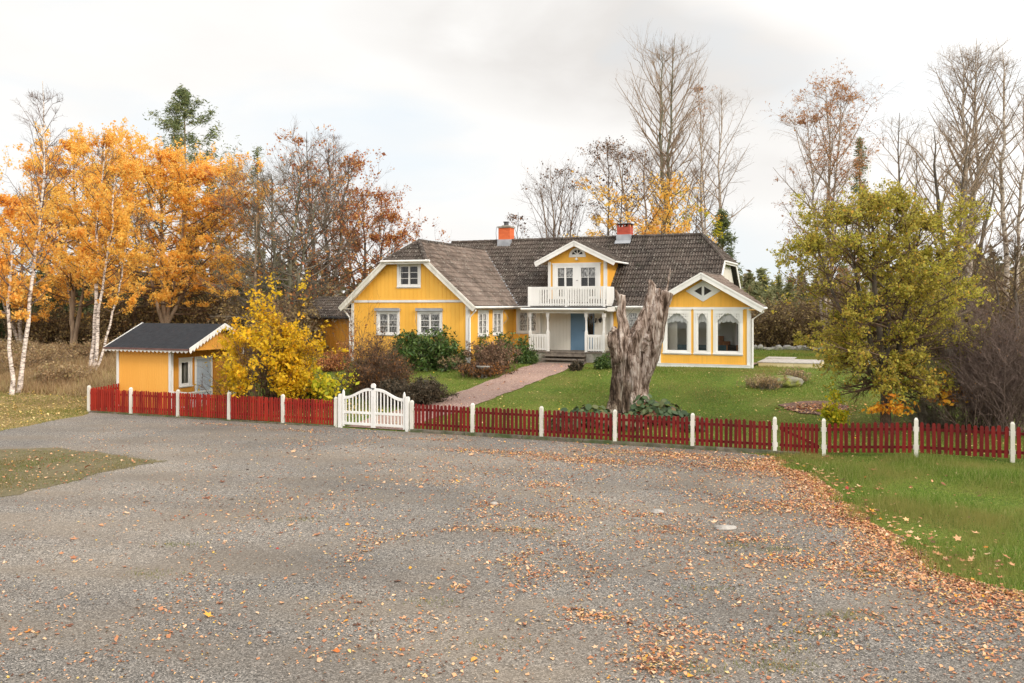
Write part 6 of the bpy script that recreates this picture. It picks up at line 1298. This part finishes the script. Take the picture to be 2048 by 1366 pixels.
for i, (px, Z, s) in enumerate(((1478,120,.95),(1498,130,1.05),(1512,112,.8),(1527,125,1.1),(1547,138,.9),(1580,120,.9),(1603,130,1.1),(1640,125,1.0),(1690,130,1.2),(1462,125,.85),(1540,105,.65),(1590,104,.6))):
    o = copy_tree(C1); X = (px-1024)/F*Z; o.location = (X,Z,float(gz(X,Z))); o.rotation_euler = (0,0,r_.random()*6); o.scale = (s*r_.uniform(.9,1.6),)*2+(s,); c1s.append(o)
number(c1s,'%s distant green spruce counting rightwards from the house end')
# far wood as one ragged mass
rng = np.random.default_rng(55); acc = Acc(); n = 900; a = rng.uniform(-.95,.95,n); Zf = rng.uniform(125,185,n); Xf = a*Zf; Hf = rng.uniform(4.5,9.5,n)*(1+.25*np.sin(a*14))
mleaf = 90; ix = np.repeat(np.arange(n),mleaf); u = rng.random(n*mleaf); wd_ = (1.9*(1-u)**.8+.15)*rng.random(n*mleaf)**.5*1.4; az = rng.random(n*mleaf)*6.28
C = np.stack([Xf[ix]+np.cos(az)*wd_, Zf[ix]+np.sin(az)*wd_, 1.3+Hf[ix]*u*1.15],1); V_,F_ = leaf_quads(rng,C,1.0,.6); acc.add(V_,F_)
P_ = np.stack([np.stack([Xf,Zf,np.full(n,1.)],1),np.stack([Xf,Zf,1.+Hf*1.1],1)],1); V_,F_ = tubes(P_,np.stack([np.full(n,.16),np.full(n,.03)],1),4); acc.add(V_,F_)
o = acc.build('far_wood', M['lf_far'], None)
bk = copy_tree(o); bk.rotation_euler = (0,0,math.pi); bk.scale = (.5,.45,1.6); bk['kind'] = 'stuff'; tag(bk,'wooded horizon on the far side of the gravel yard','wood')
o['kind'] = 'stuff'; tag(o,'distant wooded horizon','wood')
# undergrowth mass at the forest edge on the left
# trunks in the left wood
for i, (px, Z, ty, w_) in enumerate(((272,58,430,.14),(300,60,420,.12),(512,50,420,.13),(545,56,430,.1),(228,60,430,.1))):
    tree('bare_tree', ['brown trunk left of the shed ridge','slim trunk behind the shed roof','grey trunk behind the yellow shrub','thin trunk right of the yellow shrub','slim trunk beside the forked birch'][i],'tree',px,Z,ty,45,300+i,crown0=.2,prof='round',r0=w_,n1=22,n2=6,n3=4,el=(-15,45),bark='bark_warm',twig='twig_grey')
for i, (px, py, rp, tp, lb) in enumerate(((70,742,52,690,'rough brown brush on the meadow beside the leaning birch'),(150,722,46,686,'rough brown brush on the meadow left of the forked birch'),(120,768,40,728,'low tan brush on the near meadow left of the shed'),(5,720,50,682,'rough brown brush at the left picture edge'),(205,715,26,680,'brown brush between forked birch and shed roof'))):
    sh_('meadow_brush', lb, px, py, rp, tp, 400+i, nst=90, n2=6, n3=3, el=(25,88), twig='twig_tan', leaf='lf_straw', lsize=.09, nleaf=3, base=.9, r0=.008)
# ------------------------------------------------------------------ stones, birdbath, poles
def rock(name, label, px, py, sx, sy, sz, mat, seed, group=None, cat_='stone', sink=.15):
    q = gr(px, py); bm = bmesh.new(); bmesh.ops.create_icosphere(bm, subdivisions=4, radius=1)
    for v in bm.verts:
        k = 1+.22*mnoise.noise(v.co*1.3+Vector((seed,0,0)))+.08*mnoise.noise(v.co*3.7+Vector((seed,3,0)))+.03*mnoise.noise(v.co*9)
        v.co = Vector((v.co.x*sx*k, v.co.y*sy*k, v.co.z*sz*k))
    me = bpy.data.meshes.new(name); bm.to_mesh(me); bm.free()
    for p in me.polygons: p.use_smooth = True
    o = link(name, me, mat); o.location = (q[0],q[1],float(gz(*q))+sz*(1-sink)-.0); return tag(o, label, cat_, group)
rock('rock','flat pale stone lying in the gravel on the right',1450,1058,.21,.12,.05,M['pale_stone'],1,sink=.5)
rock('rock','round pale stone embedded in the gravel among leaves',1314,1026,.13,.10,.06,M['pale_stone'],2,sink=.6)
rock('rock','small pale stone half buried in the middle of the gravel',988,1008,.09,.06,.035,M['pale_stone'],3,sink=.6)
rock('boulder','low boulder covered in yellow green moss on the lawn',1568,770,.72,.6,.27,M['moss'],4,sink=.6)
for i in range(16):
    px = 1512+i*9+r_.uniform(-2,2); rock('field_stone','%s grey stone from the left in the low row along the lawn edge' % ORD[i],px,701+r_.uniform(-1,1),r_.uniform(.18,.32),.2,r_.uniform(.12,.22),M['stone'],10+i,'stones along the lawn edge',sink=.3)
q = gr(968, 756); bb = empty('birdbath', (q[0],q[1],float(gz(*q))), .3, 'grey stone birdbath in the flower bed beside the path', 'birdbath')
m = MB(); m.lathe((0,0,-.05),[(.16,0),(.13,.1),(.10,.3),(.13,.42)],10); m.build('pedestal', M['stone'], bb, True)
m = MB(); m.lathe((0,0,.37),[(.12,0),(.28,.05),(.36,.14),(.37,.17),(.31,.16),(.2,.11),(.001,.10)],14); m.build('basin', M['stone'], bb, True)
X = (1737-1024)/F*56; fp = empty('flagpole', (X,56,float(gz(X,56))), 0, 'thin white flagpole behind the olive tree', 'flagpole'); top = H+(HZ-322)/F*56-float(gz(X,56))
m = MB(); m.tube([(0,0,0),(0,0,top)],[.06,.035],8); m.build('pole', M['white'], fp, True); m = MB(); m.lathe((0,0,top-.02),[(.1,0),(.16,.03),(.12,.08),(.0,.1)],10); m.build('finial', M['white'], fp, True); m = MB(); m.tube([(.08,0,1),(.09,0,top-.1)],.008,4); m.build('cord', M['white'], fp)
q = gr(1738, 730); z0 = float(gz(*q)); k_ = q[1]/F; fr = empty('clothes_frame', (q[0],q[1],z0), TH, 'white painted pipe frame standing behind the olive tree', 'frame')
m = MB(); hh = 45*k_; m.tube([(0,0,0),(0,0,hh)],.05,8); m.tube([(-28*k_,0,hh),(0.05,0,hh)],.05,8); m.build('pipe', M['white'], fr)
# mulch ring on the lawn
pl = wig([tuple(gr(*p)) for p in ((1560,812),(1600,803),(1650,803),(1700,812),(1690,826),(1640,832),(1585,824),(1560,812))][:-1]+[tuple(gr(1560,812))], .1,.3,8)[:-1]
bm = bmesh.new(); f = bm.faces.new([bm.verts.new((x,y,float(gz(x,y))+.03)) for x,y in pl]); bmesh.ops.triangulate(bm, faces=[f]); me = bpy.data.meshes.new('soil_patch'); bm.to_mesh(me); link('soil_patch', me, vmat('bark_mulch',(.10,.055,.04),(.22,.13,.095),8,8,.95,.6,30))['kind'] = 'structure'
# ------------------------------------------------------------------ grass
rng = np.random.default_rng(77)
def outside(P, polys):
    k = np.ones(len(P), bool)
    for p in polys: k &= ~inpoly(P, p)
    return k
def grassfield(name, label, n, bx, cond, h, wd_, mat, lean=.6, patch=None, frustum=True):
    XY = np.stack([rng.uniform(bx[0],bx[1],n), rng.uniform(bx[2],bx[3],n)],1)
    if frustum: XY = XY[np.abs(XY[:,0]) < XY[:,1]*.66+2]
    XY = XY[cond(XY)]
    hs = np.ones(len(XY))
    if patch: 
        v = np.zeros(len(XY)); r = np.random.default_rng(5)
        for _ in range(6): v += np.sin(XY@(r.normal(size=2)*patch)+r.random()*6)
        hs = 1+.5*v/2.4
    V_, F_ = blades(rng, XY, h*np.clip(hs,.3,1.8), wd_, lean=lean)
    o = npmesh(name, V_, [F_], mat); o['kind'] = 'stuff'; tag(o, label, 'grass'); return o
qf = lambda P: qof(P[:,0],P[:,1])
allh = house_polys+[path_poly]
ge = [(x-.12+.1*math.sin(y*5),y-.06) for x,y in wig(right_edge, .16, .25, 9)]; rpoly = ge+[(14,4),(40,4),(40,16)]+[tuple(FA+FD*45),tuple(FA+FD*24.4)]
grassfield('grass','long green grass on the verge at the right',330000,(5,22,8,28),lambda P: inpoly(P+rng.normal(0,.10,P.shape),rpoly)&(qf(P) < .2),.115,.011,M['grass'],.8,1.3)
grassfield('lawn_grass','short green lawn between the fence and the house',330000,(-15,24,22,46),lambda P: (qf(P) > .12)&(qf(P) < 14)&outside(P,allh)&(P[:,0] > -13),.05,.016,M['grass_dull'],.9,.9)
grassfield('lawn_grass','brighter lawn around the house walls',150000,(-8,24,38,60),lambda P: (qf(P) > 9.5)&outside(P,allh),.07,.024,M['grass'],.8,.6)
grassfield('edge_grass','tufts of grass along the foot of the fence',30000,(-17,9,22,36),lambda P: (np.abs(qf(P)+.13) < .07+.08*rng.random(len(P)))&(clumpnoise(np.c_[P,P[:,0]*0],1.6,.0,3)),.12,.012,M['grass_dull'],.7)
grassfield('verge_grass','short worn grass on the island in the gravel at the left',110000,(-22,-8,14,25),lambda P: inpoly(P+rng.normal(0,.14,P.shape),island),.05,.014,M['grass_worn'],.9,1.2)
lp = left_top+[tuple(FA),(-16.3,36),(-14,50),(-70,50),(-70,20)]
grassfield('verge_grass','leaf strewn grass between the gravel and the meadow at the left',90000,(-32,-14,28,50),lambda P: inpoly(P,lp)&(qf(P) < 9),.06,.02,M['grass_dull'],.8,1)
grassfield('meadow_grass','tall dry brown meadow grass at the left',170000,(-48,-13,36,72),lambda P: (qf(P) > 2.5)&outside(P,house_polys)&((P[:,0] < -16.5)|(qf(P) > 7))&(P[:,0]+P[:,1]*.28 < -2),.34,.035,M['lf_straw'],.8,.5)
W_ = []
for (px,py,k) in ((1700,1232,90),(1750,1148,70),(1640,1270,60),(1560,1335,90),(1560,1300,60),(300,1150,40),(1065,1062,50),(870,1205,30),(1470,1090,60),(1250,1058,40),(600,1040,40),(980,1290,30),(1420,1180,40),(350,1090,40),(1560,1100,50),(1380,1340,50)):
    W_.append(gr(px,py)+rng.normal(0,.16,(k*3,2))*np.array([1.6,.7]))
V_, F_ = blades(rng, np.concatenate(W_), .045, .012, lean=1.2); o = npmesh('weeds', V_, [F_], M['grass_dull']); o['kind'] = 'stuff'; tag(o,'sparse weeds and moss tufts growing through the gravel','weeds')
# ------------------------------------------------------------------ fallen leaves
def flat_leaves(XY, size, mat, name, label, lift=.012, tilt=.45, shape='rh'):
    n = len(XY); Z0 = gz(XY[:,0],XY[:,1])
    a = rng.random(n)*6.28; s_ = size*np.exp(rng.normal(0,.32,n)); tl = rng.normal(0,tilt,(n,2))
    if shape == 'rh': out = np.array([[-.5,0,0],[-.12,-.36,.12],[.5,0,.03],[-.12,.36,.12]])
    else:
        k = 15; t = np.arange(k)*2*np.pi/k; rr_ = np.where(np.arange(k)%3 == 0, .56, np.where(np.arange(k)%3 == 1, .27, .33)); out = np.stack([np.cos(t)*rr_, np.sin(t)*rr_, .16*(rr_/.56)],1)
    k = len(out); O = out[None]*s_[:,None,None]*np.where(rng.random(n) < .3, np.array([1.]), 1.)[:,None,None]
    O = O.repeat(1,0); cl_ = rng.uniform(.2,1.8,n); O[:,:,2] *= cl_[:,None]
    ca, sa = np.cos(a), np.sin(a); x = O[:,:,0]*ca[:,None]-O[:,:,1]*sa[:,None]; y = O[:,:,0]*sa[:,None]+O[:,:,1]*ca[:,None]
    z = O[:,:,2]+x*tl[:,:1]*.6+y*tl[:,1:]*.6; z -= z.min(1, keepdims=True)
    V_ = np.stack([x+XY[:,:1], y+XY[:,1:], z+Z0[:,None]+lift],-1).reshape(-1,3)
    o = npmesh(name, V_, [np.arange(n*k).reshape(-1,k)], mat); o['kind'] = 'stuff'; tag(o, label, 'leaves')
def blob(px, py, rx, ry, n, ang=0):
    c_ = gr(px, py); p = rng.normal(size=(n,2))*np.array([rx,ry])*.6; ca, sa = math.cos(ang), math.sin(ang); return c_+np.stack([p[:,0]*ca-p[:,1]*sa, p[:,0]*sa+p[:,1]*ca],1)
gp = [tuple(p) for p in gravel_poly]
L1 = []
XY = np.stack([rng.uniform(-14,14,120000), rng.uniform(7,34,120000)],1)
nz = np.zeros(len(XY)); r = np.random.default_rng(3)
for _ in range(9): nz += np.sin(XY@(r.normal(size=2)*1.5)+r.random()*6.28)
nz2 = np.zeros(len(XY))
for _ in range(9): nz2 += np.sin(XY@(r.normal(size=2)*4.5)+r.random()*6.28)
dens = .26+.55*sstep(-4,5,XY[:,0])+.12*sstep(22,12,XY[:,1])
dens = dens*(.35+1.5*np.clip(.25+nz/4,0,1.2)+1.2*np.clip(nz2/4,0,1))*(.35+.65*sstep(-10,-2,XY[:,0]))
ring = gr(930,1135); dr2 = np.linalg.norm((XY-ring)/np.array([1.9,2.4]),axis=1); dens = np.where(dr2 < 1, dens*.3, dens)
L1.append(XY[rng.random(len(XY)) < dens])
for (px,py,rx,ry,n_) in ((1090,970,.55,.35,160),(975,1010,.5,.35,110),(1105,1035,.6,.45,190),(1050,1062,.5,.3,90),(965,1030,.8,.4,110),(1190,922,2.2,.5,1100),(1000,905,1.8,.4,700),(1380,915,2.0,.5,1100),(1500,935,1.5,.5,700),(1290,905,2,.3,500),(1290,1030,.7,.4,160),(1340,1060,.5,.4,120),(1170,1005,.9,.4,130),(850,965,1.0,.4,120),(1040,1120,.25,.8,150),(1080,1150,.35,.7,120),
        (870,880,.8,.25,120),(770,876,.5,.3,90),(600,862,1.3,.25,160),(450,850,1.5,.25,120),(1185,1235,.4,.25,160),(1320,1320,.5,.5,300),(1310,1260,.5,.5,180),(1700,1140,.4,.3,90),(1560,1120,.6,.4,120),(1600,1130,.5,.3,90),(1500,1080,.6,.3,120),(1650,1250,.6,.4,120),(1460,1290,.5,.4,120),(740,1080,.3,.2,30),(920,1175,.15,.1,30),(1950,1290,.8,.5,160),(1560,1010,1.2,.5,220),(1440,1000,1.0,.5,170)):
    L1.append(blob(px,py,rx,ry,int(n_*1.8),-.3))
t = np.linspace(-math.pi*.15,math.pi*1.0,700); ringp = ring+np.stack([np.cos(t)*1.95,np.sin(t)*2.35],1)+rng.normal(0,.13,(700,2)); L1.append(ringp)
re_ = np.array(right_edge); seg = np.repeat(np.arange(len(re_)-1), 1); nE = 30000
ls = np.linalg.norm(np.diff(re_,axis=0),axis=1); si = rng.choice(len(ls), nE, p=ls/ls.sum()); u = rng.random(nE)[:,None]; E = re_[si]*(1-u)+re_[si+1]*u
wv = .5+.5*np.sin(E@np.array([2.1,1.3]))+.3*np.sin(E@np.array([-1.2,3.9])); off = np.abs(rng.normal(0,1,nE))**1.3*(.34+.62*np.clip(wv,0,1.3))*np.where(rng.random(nE) < .82,-1,.6); E = E+off[:,None]*np.array([.92,.39]); L1.append(E)
LX = np.concatenate(L1); on = inpoly(LX, gp); 
sel = rng.random(len(LX)); G_ = LX[on]
pick = rng.random(len(G_))
flat_leaves(G_[pick < .8], .039, M['lf_fallen'], 'fallen_leaves', 'brown and orange fallen leaves strewn over the gravel')
flat_leaves(G_[pick >= .8], .030, M['lf_fallen_pale'], 'fallen_leaves', 'small pale yellow fallen leaves dotted over the gravel')
big = np.concatenate([np.stack([rng.uniform(-8,8,300), rng.uniform(8,27,300)],1), E[rng.random(nE) < .01]]); big = big[inpoly(big,gp)&(big[:,1] > 10.5)]
flat_leaves(big, .095, M['lf_fallen'], 'maple_leaves', 'larger lobed maple leaves lying on the gravel', tilt=.25, shape='star')
XY = np.stack([rng.uniform(6,20,9000), rng.uniform(11,26,9000)],1); XY = XY[inpoly(XY,rpoly)]; edge_d = np.min(np.linalg.norm(XY[:,None]-re_[None,::1],axis=2),1); XY = XY[rng.random(len(XY)) < .07+.8*np.exp(-edge_d/.8)]
flat_leaves(XY, .06, M['lf_fallen'], 'fallen_leaves', 'brown fallen leaves caught in the verge grass', lift=.02)
flat_leaves(np.concatenate([E[off > .1][::16], XY[::22]]), .085, M['lf_fallen'], 'maple_leaves', 'large leaves resting on the verge grass', lift=.07, tilt=.3, shape='star')
XY = np.stack([rng.uniform(-14,20,16000), rng.uniform(22,45,16000)],1); XY = XY[(qf(XY) > .2)&(qf(XY) < 13)&outside(XY,allh)]; dd = np.clip(1.2-qf(XY)/13+.8*(XY[:,0] > 9),.2,1.6)/1.6; XY = XY[rng.random(len(XY)) < dd]
flat_leaves(XY, .05, M['lf_fallen_pale'], 'fallen_leaves', 'pale fallen leaves scattered over the lawn', lift=.045)
XY = np.concatenate([np.stack([rng.uniform(-30,-13,7000), rng.uniform(26,42,7000)],1)]); XY = XY[inpoly(XY,lp)&(qf(XY) < 5)]
flat_leaves(XY, .07, M['lf_fallen_pale'], 'fallen_leaves', 'yellow fallen leaves beside the far left end of the fence', lift=.05)
XY = np.concatenate([blob(560,826,3,1.6,900,-.38), blob(700,815,1.5,1.2,300,-.3)]); XY = XY[qf(XY) > .1]
flat_leaves(XY, .08, M['lf_fallen_pale'], 'fallen_leaves', 'yellow leaves fallen beneath the yellow shrub', lift=.05)
XY = blob(1635,818,1.1,.7,700); flat_leaves(XY, .07, M['lf_fallen'], 'fallen_leaves', 'brown leaves heaped on the mulch patch on the lawn', lift=.04)
XY = np.stack([rng.uniform(-22,-6,3500), rng.uniform(14,26,3500)],1); XY = XY[inpoly(XY,island)]
flat_leaves(XY, .055, M['lf_fallen'], 'fallen_leaves', 'leaves lying on the grass island at the left', lift=.03)
pp = PC[rng.integers(0,len(PC),260)]+rng.normal(0,.6,(260,2)); flat_leaves(pp, .06, M['lf_fallen'], 'fallen_leaves', 'a few leaves lying on the reddish path', lift=.03)
